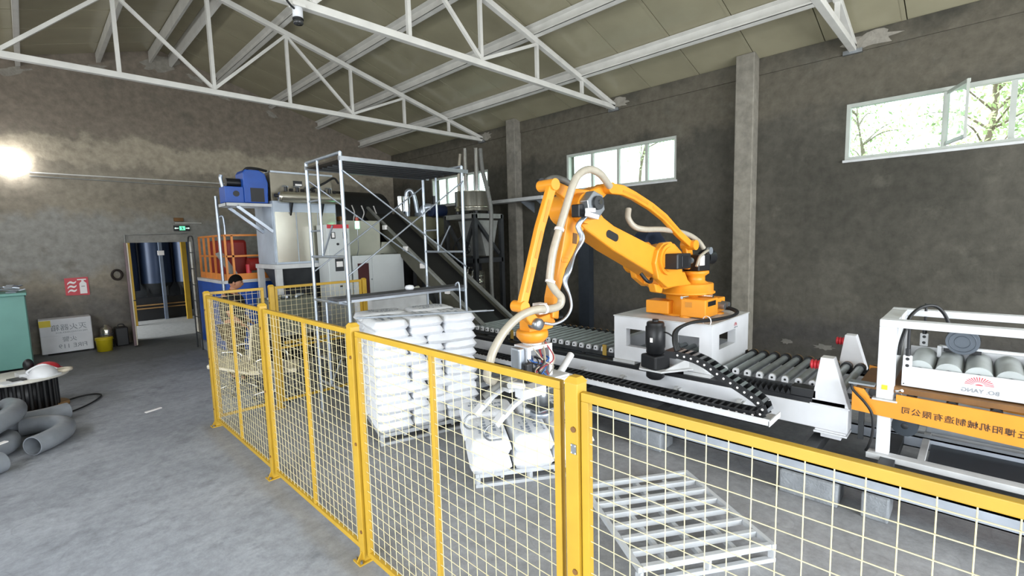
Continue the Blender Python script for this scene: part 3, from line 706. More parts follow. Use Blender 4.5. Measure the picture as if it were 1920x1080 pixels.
bx = MB().box(5.38, 5.62, 2.66, 2.96, 1.25, 1.41).build('side_box', robot_y, RB, .01)
cb = MB().box(5.36, 5.72, 2.20, 2.50, 1.245, 1.455).build('control_box', robot_y, RB, .012)
MB().box(5.42, 5.64, 2.196, 2.2, 1.375, 1.43).build('box_window', black, cb)
MB().box(5.355, 5.36, 2.36, 2.44, 1.36, 1.42).build('warning_sticker', M('faded_sticker', 'C8862E', .5), cb)
MB().box(5.72, 6.1, 2.26, 2.46, 1.245, 1.42).build('connector_box', robot_y, RB, .012)
for k in range(2): MB().cyl((5.86+.12*k, 2.26, 1.34), (5.86+.12*k, 2.17, 1.33), .042, 12).build('cable_gland', steel, RB)
MB().prism([(5.66, 2.34, 1.44), (5.8, 2.34, 1.44), (5.8, 2.34, 1.52), (5.74, 2.34, 1.55)], (0, .1, 0)).build('stop_bracket', robot_y, RB, .008)
MB().cyl((5.62, 2.22, 1.475), (5.62, 2.42, 1.475), .022, 10).build('limit_pin', chrome, RB)
MB().lathe([(.0, 1.475), (.30, 1.475), (.33, 1.49), (.33, 1.505), (.31, 1.51), (.31, 1.60), (.30, 1.61), (.0, 1.61)], AX, 40).build('turntable', robot_y, RB)
MB().cyl(W(.30, 1.475, .2), W(.42, 1.475, .2), .018, 10).build('limit_pin', chrome, RB)
# shoulder frame
for o0, o1 in ((.10, .18), (-.20, -.12)): plate('shoulder_cheek', [(.35, 1.61), (.66, 1.61), (.84, 1.72), (.90, 1.90), (.85, 2.04), (.74, 2.12), (.60, 2.13), (.49, 2.06), (.42, 1.9), (.36, 1.75), (.18, 1.61)], o0, o1)
plate('shoulder_core', [(.60, 1.58), (.72, 1.64), (.72, 1.76), (.2, 1.76), (.1, 1.61)], -.12, .10)
plate('front_lug', [(.62, 1.63), (.80, 1.66), (.76, 1.56), (.66, 1.54)], .0, .10)
SS, SZ = .68, 1.935
g = pin('shoulder_gearbox', SS, SZ, .13, .215, .175, n=28); pin('gearbox_ring', SS, SZ, .215, .23, .14, par=g, n=28); pin('shoulder_gearbox', SS, SZ, -.32, -.16, .18)
MB().obox(W(.66, 1.915, .30), .13, .085, .085, dv, nv_).build('shoulder_motor', black, g, .012)
MB().cyl(W(.53, 1.915, .37), W(.505, 1.915, .37), .035, 12).build('motor_cap', steel, g); MB().obox(W(.66, 1.915, .39), .06, .006, .06, dv, nv_).build('motor_end', black_m, g, .004)
# rear motor of the second shoulder axis (navy cover behind)
MB().cyl(W(.32, 2.10, -.45), W(.32, 2.10, -.27), .17, 20).build('rear_motor_cover', M('navy_motor_cover', '1B2740', .5), RB, .02)
MB().prism([W(.45, 2.2, -.42), W(.2, 2.27, -.42), W(-.05, 2.05, -.42), W(-.1, 1.65, -.42), W(.2, 1.65, -.42)], nv_*.15).build('rear_housing', bpy.data.materials['navy_motor_cover'], RB, .02)
# vertical-axis motor
ped = MB().lathe([(.16, 1.61), (.115, 1.64), (.115, 1.70), (.16, 1.73), (.16, 1.76), (.0, 1.76)], W(-.02, 0, .10), 18).build('motor_pedestal', robot_y, RB)
vm = MB().obox(W(-.04, 1.86, .10), .125, .11, .10, dv, nv_).build('turn_motor', black, RB, .012)
MB().obox(W(.03, 1.89, .215), .05, .01, .06, dv, nv_).build('motor_label', signw, vm, .004)
MB().cyl(W(-.24, 1.915, .08), W(-.40, 1.915, .08), .095, 16).build('fan_housing', black, vm, .01)
MB().tube([W(.20, 1.83, .25), W(.14, 1.93, .25), W(.05, 1.97, .24), W(-.1, 2.0, .2), W(-.24, 2.0, .15)], .018, 8).build('motor_hose', hose_m, vm)
MB().cyl(W(-.20, 2.0, .16), W(-.20, 2.0, .20), .045, 12).build('round_connector', galv, vm)
# lower arm
la = plate('lower_arm', [(1.792, 2.51), (1.669, 2.395), (1.516, 2.315), (.80, 2.07), (.64, 2.09), (.46, 2.11), (.30, 2.0), (.30, 1.84), (.46, 1.76), (.80, 1.74), (1.064, 1.862), (1.518, 2.06), (1.93, 2.275), (2.0, 2.33), (2.06, 2.42), (2.04, 2.53), (1.96, 2.60), (1.86, 2.58)], -.13, .13, bev=.02)
mb = MB(); hp = []; ta = Vector((-.94, -.34)); tb_ = Vector((.34, -.94))
for i in range(16):
    a = 2*math.pi*i/16; hp.append(tuple(Vector((1.55, 2.212))+ta*(.055*(1 if math.cos(a) > 0 else -1)+.042*math.cos(a))+tb_*.042*math.sin(a)))
mb.prism([W(s, z, .128) for s, z in hp], nv_*.005); mb.build('arm_slot', black, la)
MB().prism([W(s, z, .128) for s, z in [(.86, 2.03), (.80, 2.01), (.77, 1.93), (.83, 1.93)]], nv_*.02).build('arm_lug', robot_y, la, .004)
MB().tube([W(.86, 1.72, .1), W(.95, 1.70, .16), W(1.05, 1.72, .18), W(1.1, 1.80, .14)], .02, 8).build('arm_cable', rubber, la)
# elbow
eg = pin('elbow_hub', 1.97, 2.48, -.2, .2, .15)
hx = [(1.97+.125*math.cos(2*math.pi*i/6+.3), 2.50+.135*math.sin(2*math.pi*i/6+.3)) for i in range(6)]
em = plate('elbow_motor_flange', hx, .2, .30, steel, eg, .006)
MB().obox(W(2.10, 2.45, .20), .05, .05, .06, dv, nv_).build('elbow_motor', black, eg, .01)
MB().cyl(W(1.96, 2.52, .3), W(1.96, 2.52, .33), .065, 14).build('motor_disc', dark, eg); MB().cyl(W(1.955, 2.525, .33), W(1.955, 2.525, .345), .022, 10).build('motor_hub', chrome, eg)
MB().obox(W(2.05, 2.40, .32), .075, .02, .02, dv+Vector((0, 0, .2)), nv_).build('connector', signw, eg, .004); MB().obox(W(2.07, 2.45, .32), .05, .02, .018, dv, nv_).build('connector', signw, eg, .004)
# upper arm hanging down
ua = plate('upper_arm', [(2.06, 2.56), (2.12, 2.50), (2.17, 2.36), (2.235, 2.1), (2.36, 1.649), (2.37, 1.46), (2.287, 1.44), (2.261, 1.706), (2.187, 1.907), (2.079, 2.049), (1.985, 2.20), (1.87, 2.38), (1.86, 2.5), (1.95, 2.58)], -.02, .11, bev=.014)
plate('arm_recess', [(2.09, 2.25), (2.03, 2.24), (2.045, 2.14), (2.10, 2.15)], .108, .114, brown, ua, 0)
plate('arm_pad', [(2.245, 2.02), (2.16, 2.01), (2.165, 1.97), (2.25, 1.98)], .108, .118, robot_y, ua, .003)
# triangle link and rods
plate('triangle_link', [(2.333, 2.745), (2.38, 2.70), (2.33, 2.65), (2.15, 2.565), (2.10, 2.44), (1.90, 2.42), (1.82, 2.55), (1.62, 2.60), (1.545, 2.655), (1.57, 2.72), (1.63, 2.735), (1.826, 2.665), (2.053, 2.67)], .02, .09, bev=.012)
plate('triangle_link', [(1.86, 2.53), (1.62, 2.62), (1.56, 2.66), (1.58, 2.71), (1.64, 2.72), (1.83, 2.66), (1.93, 2.60)], -.12, .10, bev=.012)
def rodpoly(cl, w): # widen a centre line
    L1, L2 = [], []
    for i, (s, z) in enumerate(cl):
        a = Vector(cl[max(i-1, 0)]); b = Vector(cl[min(i+1, len(cl)-1)]); t = (b-a).normalized(); p = Vector((-t.y, t.x)); ww = w[i] if isinstance(w, list) else w
        L1.append(tuple(Vector((s, z))+p*ww)); L2.append(tuple(Vector((s, z))-p*ww))
    return L1+L2[::-1]
r1 = plate('parallel_rod', rodpoly([(2.40, 2.665), (2.55, 2.30), (2.70, 1.84), (2.772, 1.62)], .043), .13, .19)
for a, b in ((.10, .30), (.38, .62), (.70, .92)):
    pa = Vector((2.42, 2.64)).lerp(Vector((2.76, 1.66)), a); pb = Vector((2.42, 2.64)).lerp(Vector((2.76, 1.66)), b)
    plate('rod_groove', rodpoly([tuple(pa), tuple(pb)], .014), .189, .193, M('shadow_orange', 'D4861C', .45) if a == .1 else bpy.data.materials['shadow_orange'], r1, 0)
pin('rod_pivot', 2.395, 2.68, .0, .21, .052); pin('rod_pivot', 2.775, 1.615, .06, .21, .052); pin('pivot_cap', 2.37, 2.71, -.04, .0, .05, black)
r2 = plate('curved_rod', rodpoly([(1.60, 2.685), (1.40, 2.675), (1.215, 2.625), (.924, 2.52), (.68, 2.405), (.388, 2.215), (.16, 2.09)], [.055, .05, .045, .042, .042, .04, .04]), .10, .16)
for a, b in (((1.42, 2.665), (1.0, 2.545)), ((.92, 2.515), (.42, 2.235))):
    plate('rod_groove', rodpoly([a, ((a[0]+b[0])/2, (a[1]+b[1])/2+.012), b], .012), .159, .163, bpy.data.materials['shadow_orange'], r2, 0)
pin('rod_pivot', 1.60, 2.685, -.02, .18, .055); pin('rod_pivot', .13, 2.08, .02, .2, .06)
plate('crank', [(.19, 2.10), (.07, 2.12), (-.02, 1.80), (.12, 1.78)], .03, .10)
# wrist
plate('wrist_link', [(2.80, 1.66), (2.72, 1.65), (2.58, 1.50), (2.50, 1.42), (2.60, 1.38), (2.70, 1.48)], .08, .15)
wh = plate('wrist_housing', [(2.62, 1.46), (2.36, 1.50), (2.30, 1.42), (2.34, 1.36), (2.62, 1.33)], -.08, .08)
TS = 2.53
MB().lathe([(.0, 1.36), (.14, 1.36), (.15, 1.34), (.15, 1.30), (.11, 1.25), (.0, 1.25)], W(TS, 0), 24).build('wrist_flange', robot_y, RB)
MB().obox(W(2.48, 1.56, .06), .05, .05, .05, dv, nv_).build('junction_box', signw, RB, .006)
MB().lathe([(.0, -.05), (.055, -.05), (.055, .05), (.03, .06), (0, .06)], W(2.60, 1.44, .14), 14, nv_).build('wrist_motor', steel, RB)
# hoses and cables on the arm
O = .22
hs = [W(1.632, 2.70, .17), W(1.823, 2.80, O), W(1.97, 2.835, O), W(2.112, 2.78, O), W(2.196, 2.67, O), W(2.286, 2.47, O), W(2.369, 2.28, O), W(2.445, 2.092, O), W(2.487, 1.905, O), W(2.490, 1.82, O), W(2.433, 1.734, O), W(2.36, 1.66, O), W(2.385, 1.59, O), W(2.501, 1.573, O), W(2.658, 1.585, O), W(2.838, 1.55, O), W(3.0, 1.45, O), W(3.12, 1.31, O), W(3.17, 1.2, O), W(3.15, 1.05, .15), W(2.95, .95, .02), W(2.75, .93, 0)]
MB().tube(hs, .036, 10, True, 6).build('vacuum_hose', hose_m, RB)
MB().tube([W(1.86, 2.62, -.08), W(1.95, 2.74, -.08), W(2.08, 2.78, -.08), W(2.2, 2.77, -.06), W(2.31, 2.73, -.02)], .03, 8, True, 6).build('back_hose', hose_g, RB)
MB().tube([W(1.13, 2.50, .0), W(1.16, 2.40, .02), W(1.10, 2.31, .05), W(.964, 2.275, .08), W(.622, 2.268, .1), W(.195, 2.215, .1), W(-.06, 2.13, .1), W(-.16, 2.03, .12)], .033, 8, True, 6).build('rear_hose', hose_m, RB)
mb = MB()
for k in range(3): mb.tube([W(2.03, 2.40, .2+k*.02), W(2.13-k*.02, 2.31, .2), W(2.08, 2.19, .2+k*.02), W(2.155, 2.05, .2), W(2.265, 1.91, .21+k*.02), W(2.315-k*.015, 1.80, .21), W(2.25, 1.67, .22), W(2.235, 1.55, .22), W(2.30, 1.455, .2), W(2.42, 1.42, .18), W(2.52, 1.44, .16)], .013, 7)
mb.build('arm_cables', galv, RB)
for s, z in ((2.37, 2.28), (2.49, 1.82), (2.56, 1.58)): MB().lathe([(.038, -.012), (.046, -.012), (.046, .012), (.038, .012)], W(s, z, O), 12, (W(2.445, 2.092, 0)-W(2.369, 2.28, 0)) if z > 1.7 else dv).build('hose_clip', signw, RB)

# gripper (bolted to the wrist)
GP = MB().lathe([(.0, 1.25), (.09, 1.25), (.09, 1.225), (.0, 1.225)], W(TS, 0), 16).build('gripper', white_d, RB)
def GW(a, b, z): return W(TS+a, z, b)
def gb(nm, a0, a1, b0, b1, z0, z1, m, bev=.004):
    q = [GW(a, b, z) for z in (z0, z1) for a, b in ((a0, b0), (a0, b1), (a1, b1), (a1, b0))]
    return MB().hexa(q).build(nm, m, GP, bev)
gb('frame_top', -.16, .14, -.1, .1, 1.19, 1.225, white); gb('frame_post', -.16, -.12, -.1, .1, .92, 1.19, white); gb('frame_post', .10, .14, -.1, .1, .92, 1.19, white)
gb('frame_panel', -.12, .10, -.10, -.09, .95, 1.19, white_d)
gb('air_tank', .15, .22, -.06, .08, 1.02, 1.22, galv, .02)
gb('valve_block', -.06, .06, -.04, .08, 1.02, 1.10, white_d); gb('valve_block', -.08, .02, .02, .1, .97, 1.02, steel)
gb('black_tube_bundle', .13, .21, .10, .17, .90, 1.10, black, .02)
gb('tool_plate', -.30, .42, -.18, .18, .885, .92, white_d); gb('side_box', .10, .36, .18, .30, .84, .92, white); gb('rear_beam', -.34, .46, -.28, -.2, .85, .90, steel)
gb('side_plate', -.36, -.18, .05, .2, .84, .90, white)
MB().cyl(GW(-.30, .05, .90), GW(-.52, -.02, 1.03), .035, 12).build('air_cylinder', white_d, GP); MB().cyl(GW(-.26, .06, .89), GW(-.38, .02, .95), .012, 8).build('cylinder_rod', chrome, GP)
MB().cyl(GW(.30, .22, .93), GW(.46, .24, .98), .03, 12).build('air_cylinder', white_d, GP)
cols = [M('blue_air_tube', '2B5FA8', .4), M('red_wire', 'A0323A', .5), rubber, hose_m]
rd = random.Random(3)
for k in range(12):
    a, b = rd.uniform(-.1, .1), rd.uniform(.02, .14)
    MB().tube([GW(a, b*.6, 1.24 if k % 2 else 1.12), GW(a+rd.uniform(-.08, .08), b+.06, 1.1), GW(rd.uniform(-.14, .14), b+.05, 1.03), GW(rd.uniform(-.2, .2), .1, .93)], .006 if k % 3 else .009, 6).build('air_tube', cols[k % 4], GP)
MB().tube([GW(-.14, -.05, 1.17), GW(-.24, -.05, 1.13), GW(-.29, -.04, 1.02), GW(-.2, -.03, .93)], .025, 8).build('side_hose', hose_m, GP)
MB().tube([GW(.24, .1, 1.0), GW(.45, .1, .96), GW(.6, .05, .86)], .03, 8).build('lower_hose', hose_g, GP)
# claw arms
for b in (.16, -.16):
    mb = MB(); pl_ = [(.18, .82), (.26, .80), (.36, .76), (.46, .69), (.52, .66)]
    for i in range(4): mb.bar(GW(pl_[i][0], b, pl_[i][1]), GW(pl_[i+1][0], b, pl_[i+1][1]), .04, .035)
    mb.bar(GW(.18, b, .89), GW(.19, b, .81), .04, .04); ca = mb.build('claw_arm', white, GP)
    MB().bar(GW(.47, b-.01, .70), GW(.56, b-.01, .63), .07, .05).build('claw_block', white, ca, .004)
    MB().tube([GW(.56, b, .64), GW(.64, b, .64), GW(.68, b, .58), GW(.63, b, .52), GW(.55, b, .50), GW(.50, b, .49)], .008, 6).build('claw_hook', steel, ca)
gb('motor_plate', -.20, .06, -.1, .14, .80, .82, steel)
for a, b in ((-.18, .12), (.04, .12), (-.18, -.08), (.04, -.08)): MB().cyl(GW(a, b, .60), GW(a, b, .89), .008, 8).build('guide_rod', chrome, GP)
gb('guide_plate', -.20, .06, -.1, .14, .60, .615, steel)
MB().lathe([(.0, .80), (.075, .80), (.08, .72), (.075, .63), (.0, .63)], GW(-.07, .02, 0), 16).build('cutter_motor', steel, GP)
MB().lathe([(.0, .605), (.05, .605), (.055, .565), (.0, .565)], GW(-.07, .02, 0), 16).build('cutter_hub', red_b, GP)
MB().lathe([(.0, .567), (.10, .567), (.105, .56), (.105, .525), (.09, .52), (.0, .52)], GW(-.07, .02, 0), 22).build('cutter_disc', galv, GP)

# ================================================================== INFEED PRESS MACHINE (right)
PM = thing('roller_press', 'white and yellow roller press with a red sun emblem at the right', 'machine', (5.4, -.3, .3))
ye = -1.7
def pm(nm, b, m, bev=.004, par=PM): return MB().box(*b).build(nm, m, par, bev)
for x in (4.97, 5.74):
    pm('column', (x, x+.10, .46, .575, .78, 1.395), white); pm('column_foot', (x-.03, x+.13, .43, .60, .765, .78), white_d)
    pm('top_beam', (x, x+.10, ye, .575, 1.395, 1.455), white); pm('leg', (x, x+.08, .47, .56, .30, .765), white)
    pm('column', (x, x+.10, ye, ye+.11, .72, 1.395), white); pm('leg', (x, x+.08, ye, ye+.1, .30, .70), white)
pm('top_beam', (5.07, 5.74, .46, .575, 1.40, 1.452), white_d)
pm('end_panel', (5.07, 5.74, .47, .48, .9, 1.395), white_d)
yp = [(.74, .84), (.74, .63), (ye, .55), (ye, .80), (.45, .82), (.45, .70), (.62, .70), (.62, .80)]
for x in (4.955, 5.84):
    MB().prism([(x, .74, .85), (x, .74, .64), (x, ye, .53), (x, ye, .79), (x, .44, .835), (x, .44, .765), (x, .61, .765), (x, .66, .84)], (.02, 0, 0)).build('side_plate', robot_y, PM, .002)
bt = MB().prism([(5.0, .72, .84), (5.0, ye, .84), (5.0, ye, .875), (5.0, .46, .885)], (.78, 0, 0)).build('belt', brown, PM)
for k in range(9): MB().cyl((5.02, .60-.25*k, .80), (5.74, .60-.25*k, .80), .035, 12).build('belt_roller', dark, PM)
fp = pm('front_plate', (5.06, 5.075, ye+.15, .42, .895, 1.065), white); pm('rear_plate', (5.72, 5.735, ye+.15, .42, .895, 1.12), white)
for z in (.915, 1.05): MB().cyl((5.055, .405, z), (5.06, .405, z), .005, 8).build('screw', black, fp)
for k in range(8):
    y = .31-.175*k; r = MB().cyl((5.10, y, 1.035), (5.70, y, 1.035), .084, 24).build('press_roller', M('pale_roller', 'B4B9B8', .4, .2, .12, 6) if k == 0 else bpy.data.materials['pale_roller'], PM)
    MB().cyl((5.076, y, 1.035), (5.10, y, 1.035), .03, 10).build('axle', dark, r)
pm('cover_bar', (5.60, 5.64, ye+.2, .22, 1.145, 1.17), white); pm('cover_bar_end', (5.56, 5.60, .20, .23, 1.07, 1.17), white)
for x, y, z in ((5.03, .385, 1.06), (5.72, .33, 1.14)):
    h = MB().obox((x, y, z+.045), .012, .030, .060, (1, 0, 0), (0, 1, 0)).build('hanger_plate', white, PM, .008)
    for dz in (.075, .02): MB().cyl((x-.016, y, z+dz), (x-.011, y, z+dz), .013, 10).build('hole', black, h)
    MB().cyl((x, y, z+.10), (x, y, 1.40), .010, 8).build('lift_rod', black_m, h); MB().cyl((x, y, z+.1), (x, y, z+.16), .017, 8).build('rod_end', black, h)
MB().cyl((5.72, .33, 1.45), (5.72, .33, 1.52), .01, 8).build('rod_top', black_m, PM)
mo = MB().cyl((5.47, .07, 1.24), (5.57, .07, 1.24), .108, 24).lathe([(.085, -.004), (.09, 0), (.085, .004), (.08, 0), (.085, -.004)], (5.47, .07, 1.24), 24, (1, 0, 0)).lathe([(.05, -.004), (.055, 0), (.05, .004), (.045, 0), (.05, -.004)], (5.47, .07, 1.24), 20, (1, 0, 0)).build('top_motor', M('motor_grey', '565E68', .5, .1), PM, .012)
mb = MB(); mb.cyl((5.57, .07, 1.24), (5.80, .07, 1.24), .095, 18)
for k in range(14):
    a = 2*math.pi*k/14; mb.obox(Vector((5.68, .07+.1*math.cos(a), 1.24+.1*math.sin(a))), .10, .004, .012, (1, 0, 0), (0, -math.sin(a), math.cos(a)))
mb.build('motor_body', dark, mo); MB().box(5.6, 5.76, -.05, .19, 1.12, 1.15).build('motor_base', black_m, mo)
lm = MB().cyl((5.3, .40, .47), (5.5, .40, .47), .092, 22).build('lower_motor', M('dark_motor_grey', '3C444C', .5, .2), PM, .012)
MB().lathe([(.0, -.003), (.025, -.003), (.03, .003)], (5.3, .40, .47), 14, (1, 0, 0)).build('motor_disc', dark, lm)
mb = MB(); mb.box(4.93, 5.03, ye, .62, .25, .30); mb.box(5.82, 5.92, ye, .62, .25, .30); mb.box(5.03, 5.82, .24, .29, .255, .295)
mb.build('floor_frame', white_d, PM, .003)
pm('deck_plate', (5.03, 5.82, ye, .23, .245, .255), M('dark_navy_plate', '1F2630', .5)); 
pm('inner_rail', (5.78, 5.82, ye, .28, .30, .40), steel)
# lettering on the yellow side plate, as it stands: mirrored
chars = '安丘博阳机械制造有限公司'
for i, c in enumerate(reversed(chars)):
    yy = .372-.0665*i; zz = .715-.0285*i*.0665/.25*.36
    text(c, .062, (4.954, yy-.03, zz-.022), (0, 1, 0), (0, 0, 1), text_k, 'letter', PM, lift_n=.001, fat=.0006)
sun_logo((5.0595, -.045, .985), (0, -1, 0), .030, .082, 15, red_sign, 'logo', fp, .022)
text('BO. YANG', .046, (5.0595, -.16, .925), (0, 1, 0), (0, 0, 1), text_g, 'logo_text', fp)
MB().box(4.966, 4.97, .50, .54, .86, .90).build('sticker', yel_s, PM)
MB().tube([(4.98, .44, .86), (4.95, .42, .87), (4.93, .40, .885)], .012, 8).build('proximity_sensor', chrome, PM)
MB().box(4.90, 5.0, .58, .76, .885, .90).build('sensor_bracket', steel, PM)
ph = thing('black_hose', 'black cable hanging in an S from the press to its floor frame', 'cable', (4.9, .65, .3))
MB().tube([(4.93, .745, .90), (4.92, .735, .84), (4.91, .70, .80), (4.90, .64, .74), (4.90, .59, .66), (4.90, .575, .55), (4.90, .58, .45), (4.905, .60, .36), (4.93, .62, .31)], .011, 8).build('cable', rubber, ph)
ph = thing('black_hose', 'black corrugated hose arching over the top beam of the press', 'hose', (5.3, .3, 1.46))
MB().tube([(5.06, .445, 1.15), (5.08, .44, 1.25), (5.15, .42, 1.36), (5.25, .40, 1.46), (5.4, .34, 1.525), (5.5, .26, 1.53), (5.56, .2, 1.46), (5.58, .16, 1.36), (5.6, .12, 1.30)], .014, 8).build('hose', rubber, ph)

# ================================================================== SCAFFOLD
SCF = thing('scaffold', 'two-tier galvanised tube scaffold with a dark plank standing behind the tall bag stack', 'scaffold', (3.43, 5.63, 0))
XLs, XRs, YBk, YFr = 2.56, 4.31, 6.09, 5.17
for x in (XLs, XRs):
    for y in (YBk, YFr):
        MB().tube([(x, y, 0), (x, y, 1.60)], .021, 10, False).build('standard', galv, SCF); MB().tube([(x, y, 1.60), (x, y, 3.22)], .021, 10, False).build('standard', galv, SCF)
        MB().tube([(x, y, 1.53), (x, y, 1.68)], .026, 10, False).build('coupling', steel, SCF)
    for z0 in (0, 1.62):
        yi = YBk-.32 if True else 0
        MB().tube([(x, YBk, z0+.43), (x, YFr, z0+.43)], .017, 8, False).build('ledger', galv, SCF)
        MB().tube([(x, YBk, z0+(1.5 if z0 == 0 else 1.60)), (x, YFr, z0+(1.5 if z0 == 0 else 1.60))], .019, 8, False).build('ledger', galv, SCF)
        MB().tube([(x, yi, z0+.43), (x, yi, z0+(1.5 if z0 == 0 else 1.6))], .016, 8, False).build('ladder_stile', galv, SCF)
        for z in (.75, 1.12): MB().tube([(x, YBk, z0+z), (x, yi, z0+z)], .012, 8, False).build('rung', galv, SCF)
        MB().tube([(x, yi, z0+.44), (x, (YFr+yi)/2, z0+.8), (x, YFr, z0+.95)][:2], .011, 6, False).build('brace', galv, SCF)
def brace(a, b): MB().tube([a, b], .0105, 8, False).build('cross_brace', galv, SCF)
for y in (YFr-.03, YBk+.03):
    brace((XLs, y, 3.02), (XRs, y, 1.84)); brace((XLs, y, 1.84), (XRs, y, 3.02))
MB().box(XLs-.05, XRs+.15, 5.32, 5.62, 1.53, 1.56).build('plank', plank_m, SCF)
mb = MB(); mb.box(XLs-.05, XRs+.15, 5.32, 5.35, 1.50, 1.53); mb.box(XLs-.05, XRs+.15, 5.59, 5.62, 1.50, 1.53); mb.build('plank_frame', galv, SCF)
mb = MB(); mb.box(XLs-.02, XRs+.1, YFr-.02, YFr+.02, 3.13, 3.18); mb.box(XLs-.02, XRs+.1, YBk-.02, YBk+.02, 3.13, 3.18); mb.build('platform_rail', steel, SCF)
MB().box(XLs, XRs+.08, YFr+.02, YBk-.02, 3.15, 3.17).build('platform', M('dark_brown_plank', '40382F', .8, 0, .3, 6), SCF)
rd = random.Random(9)
for k in range(6): MB().bar((XLs+.1, YFr+.12+.14*k, 3.135), (XRs, YFr+.1+.15*k, 3.135), .03, .02).build('platform_slat', dark, SCF)
MB().tube([(4.24, 5.31, 1.57), (4.24, 5.29, 1.60), (4.26, 5.25, 1.58), (4.26, 5.24, 1.15)], .012, 8).build('hook', galv, SCF)
o = MB().lathe([(.0, 0), (.05, .005), (.065, .03), (.05, .06), (.0, .07)], (3.58, 5.47, 1.56), 12).build('white_bundle', bag_w); tag(lift(o), 'small crumpled white bundle lying on the scaffold plank', 'bundle')

# ================================================================== DUST COLLECTOR and fan
DC = thing('dust_collector', 'tall galvanised dust collector on white legs with a compressed air drum', 'dust collector', (3.65, 9.5, 0))
x0, x1, y0, y1 = 3.14, 4.30, 9.0, 9.95
dz = M('dull_zinc', 'B6C0CC', .5, .15, .2, 2)
hz = MB().box(x0, x1, y0, y1, 1.86, 3.0).build('housing', dz, DC, .01)
for a, b in ((.02, .38), (.40, .78), (.80, 1.14)): MB().box(x0+a, x0+b, y0-.012, y0, 1.90, 2.80).build('side_panel', stain, hz)
MB().box(x0-.012, x0, y0+.04, y1-.04, 1.90, 2.95).build('side_panel', dz, hz)
MB().box(x0+.02, x1, y0+.1, y1, 3.0, 3.52).build('upper_housing', M('grey_brown_steel', '8C8678', .4, .6), DC, .01)
MB().box(x0+.02, x1, y0+.06, y1, 3.50, 3.53).build('roof_flange', galv, DC)
MB().box(x0-.05, x1+.05, y0-.05, y1+.05, 1.78, 1.86).build('base_frame', white_d, DC, .006)
for x in (x0-.03, x1-.07):
    for y in (y0-.04, y1-.06): MB().box(x, x+.10, y, y+.10, 0, 1.78).build('leg', white_d, DC)
mb = MB(); mb.hexa([(3.6, 9.35, .75), (3.85, 9.35, .75), (3.85, 9.6, .75), (3.6, 9.6, .75), (x0+.05, y0+.06, 1.78), (x1-.05, y0+.06, 1.78), (x1-.05, y1-.05, 1.78), (x0+.05, y1-.05, 1.78)]); mb.build('hopper', dark, DC)
dr = MB().cyl((x0+.10, y0-.12, 3.06), (x1+.05, y0-.12, 3.06), .105, 20).build('air_drum', stain, DC); MB().ball((x0+.10, y0-.12, 3.06), .05, .10, .10).build('drum_end', stain, dr)
MB().tube([(x0+.0, y0-.12, 3.08), (x0+.1, y0-.12, 3.08)], .03, 8, False).build('drain_valve', black, dr)
for k in range(5):
    xx = x0+.20+.2*k; v = MB().cyl((xx, y0-.12, 3.15), (xx, y0-.12, 3.24), .03, 10).build('pulse_valve', black, dr)
    MB().cyl((xx+.06, y0-.12, 3.19), (xx+.12, y0-.12, 3.19), .022, 10).build('valve_coil', black, v); MB().tube([(xx+.03, y0-.12, 3.24), (xx+.03, y0+.02, 3.27), (xx+.03, y0+.1, 3.27)], .016, 8).build('pulse_pipe', galv, v)
for xx in (x0+.28, x0+.85): MB().prism([(xx, y0-.14, 2.96), (xx, y0-.02, 2.96), (xx, y0-.02, 2.74)], (.03, 0, 0)).build('drum_bracket', black, dr)
MB().box(x0+.42, x0+.58, y0+.085, y0+.1, 3.28, 3.38).build('gauge_box', black, DC); MB().box(x0+.45, x0+.57, y0+.08, y0+.086, 3.29, 3.325).build('gauge_label', signw, DC)
MB().tube([(x0+.62, y0-.1, 3.2), (x0+.9, y0-.12, 3.34), (x0+1.1, y0-.12, 3.45), (x0+1.2, y0-.1, 3.36)], .02, 8).build('drum_hose', rubber, DC)
FN = thing('blue_fan', 'blue centrifugal fan and motor on a bracket beside the dust collector top', 'fan', (2.8, 9.3, 2.92))
FN_y = 9.28
for y in (FN_y-.22, FN_y+.25): MB().bar((2.42, y, 2.915), (3.16, y, 2.915), .05, .05).build('bracket_arm', white_d, FN); MB().bar((2.58, y, 2.89), (3.13, y, 2.45), .05, .05).build('bracket_strut', galv, FN)
MB().box(2.42, 2.46, FN_y-.24, FN_y+.27, 2.89, 2.94).build('bracket_arm', white_d, FN)
hs_ = MB().prism([(2.72, FN_y-.2, 2.95), (3.10, FN_y-.2, 2.95), (3.12, FN_y-.2, 3.3), (3.08, FN_y-.2, 3.46), (2.98, FN_y-.2, 3.52), (2.76, FN_y-.2, 3.52), (2.72, FN_y-.2, 3.46)], (0, .42, 0)).build('volute', blue_p, FN, .015)
MB().box(2.82, 3.04, FN_y-.205, FN_y-.2, 2.97, 3.21).build('outlet_opening', black, hs_)
gd = MB().box(2.43, 2.72, FN_y-.18, FN_y+.15, 2.95, 3.22).build('motor_guard', blue_p, FN, .01); MB().cyl((2.60, FN_y-.186, 3.10), (2.60, FN_y-.18, 3.10), .05, 16).build('guard_hole', black, gd)
MB().cyl((2.50, FN_y, 3.30), (2.75, FN_y, 3.30), .075, 14).build('motor', black_m, FN); MB().tube([(2.45, FN_y, 3.22), (2.43, FN_y, 3.36), (2.44, FN_y, 3.42)], .03, 8).build('grey_plug', galv, FN)
MB().cyl((3.10, FN_y, 3.15), (3.15, FN_y, 3.12), .18, 18, .14).build('inlet_cone', black, FN)
MB().tube([(2.74, FN_y-.1, 3.45), (2.8, FN_y-.15, 3.54), (2.95, FN_y-.15, 3.55), (3.14, FN_y-.1, 3.53)], .022, 8).build('black_hose', rubber, FN)
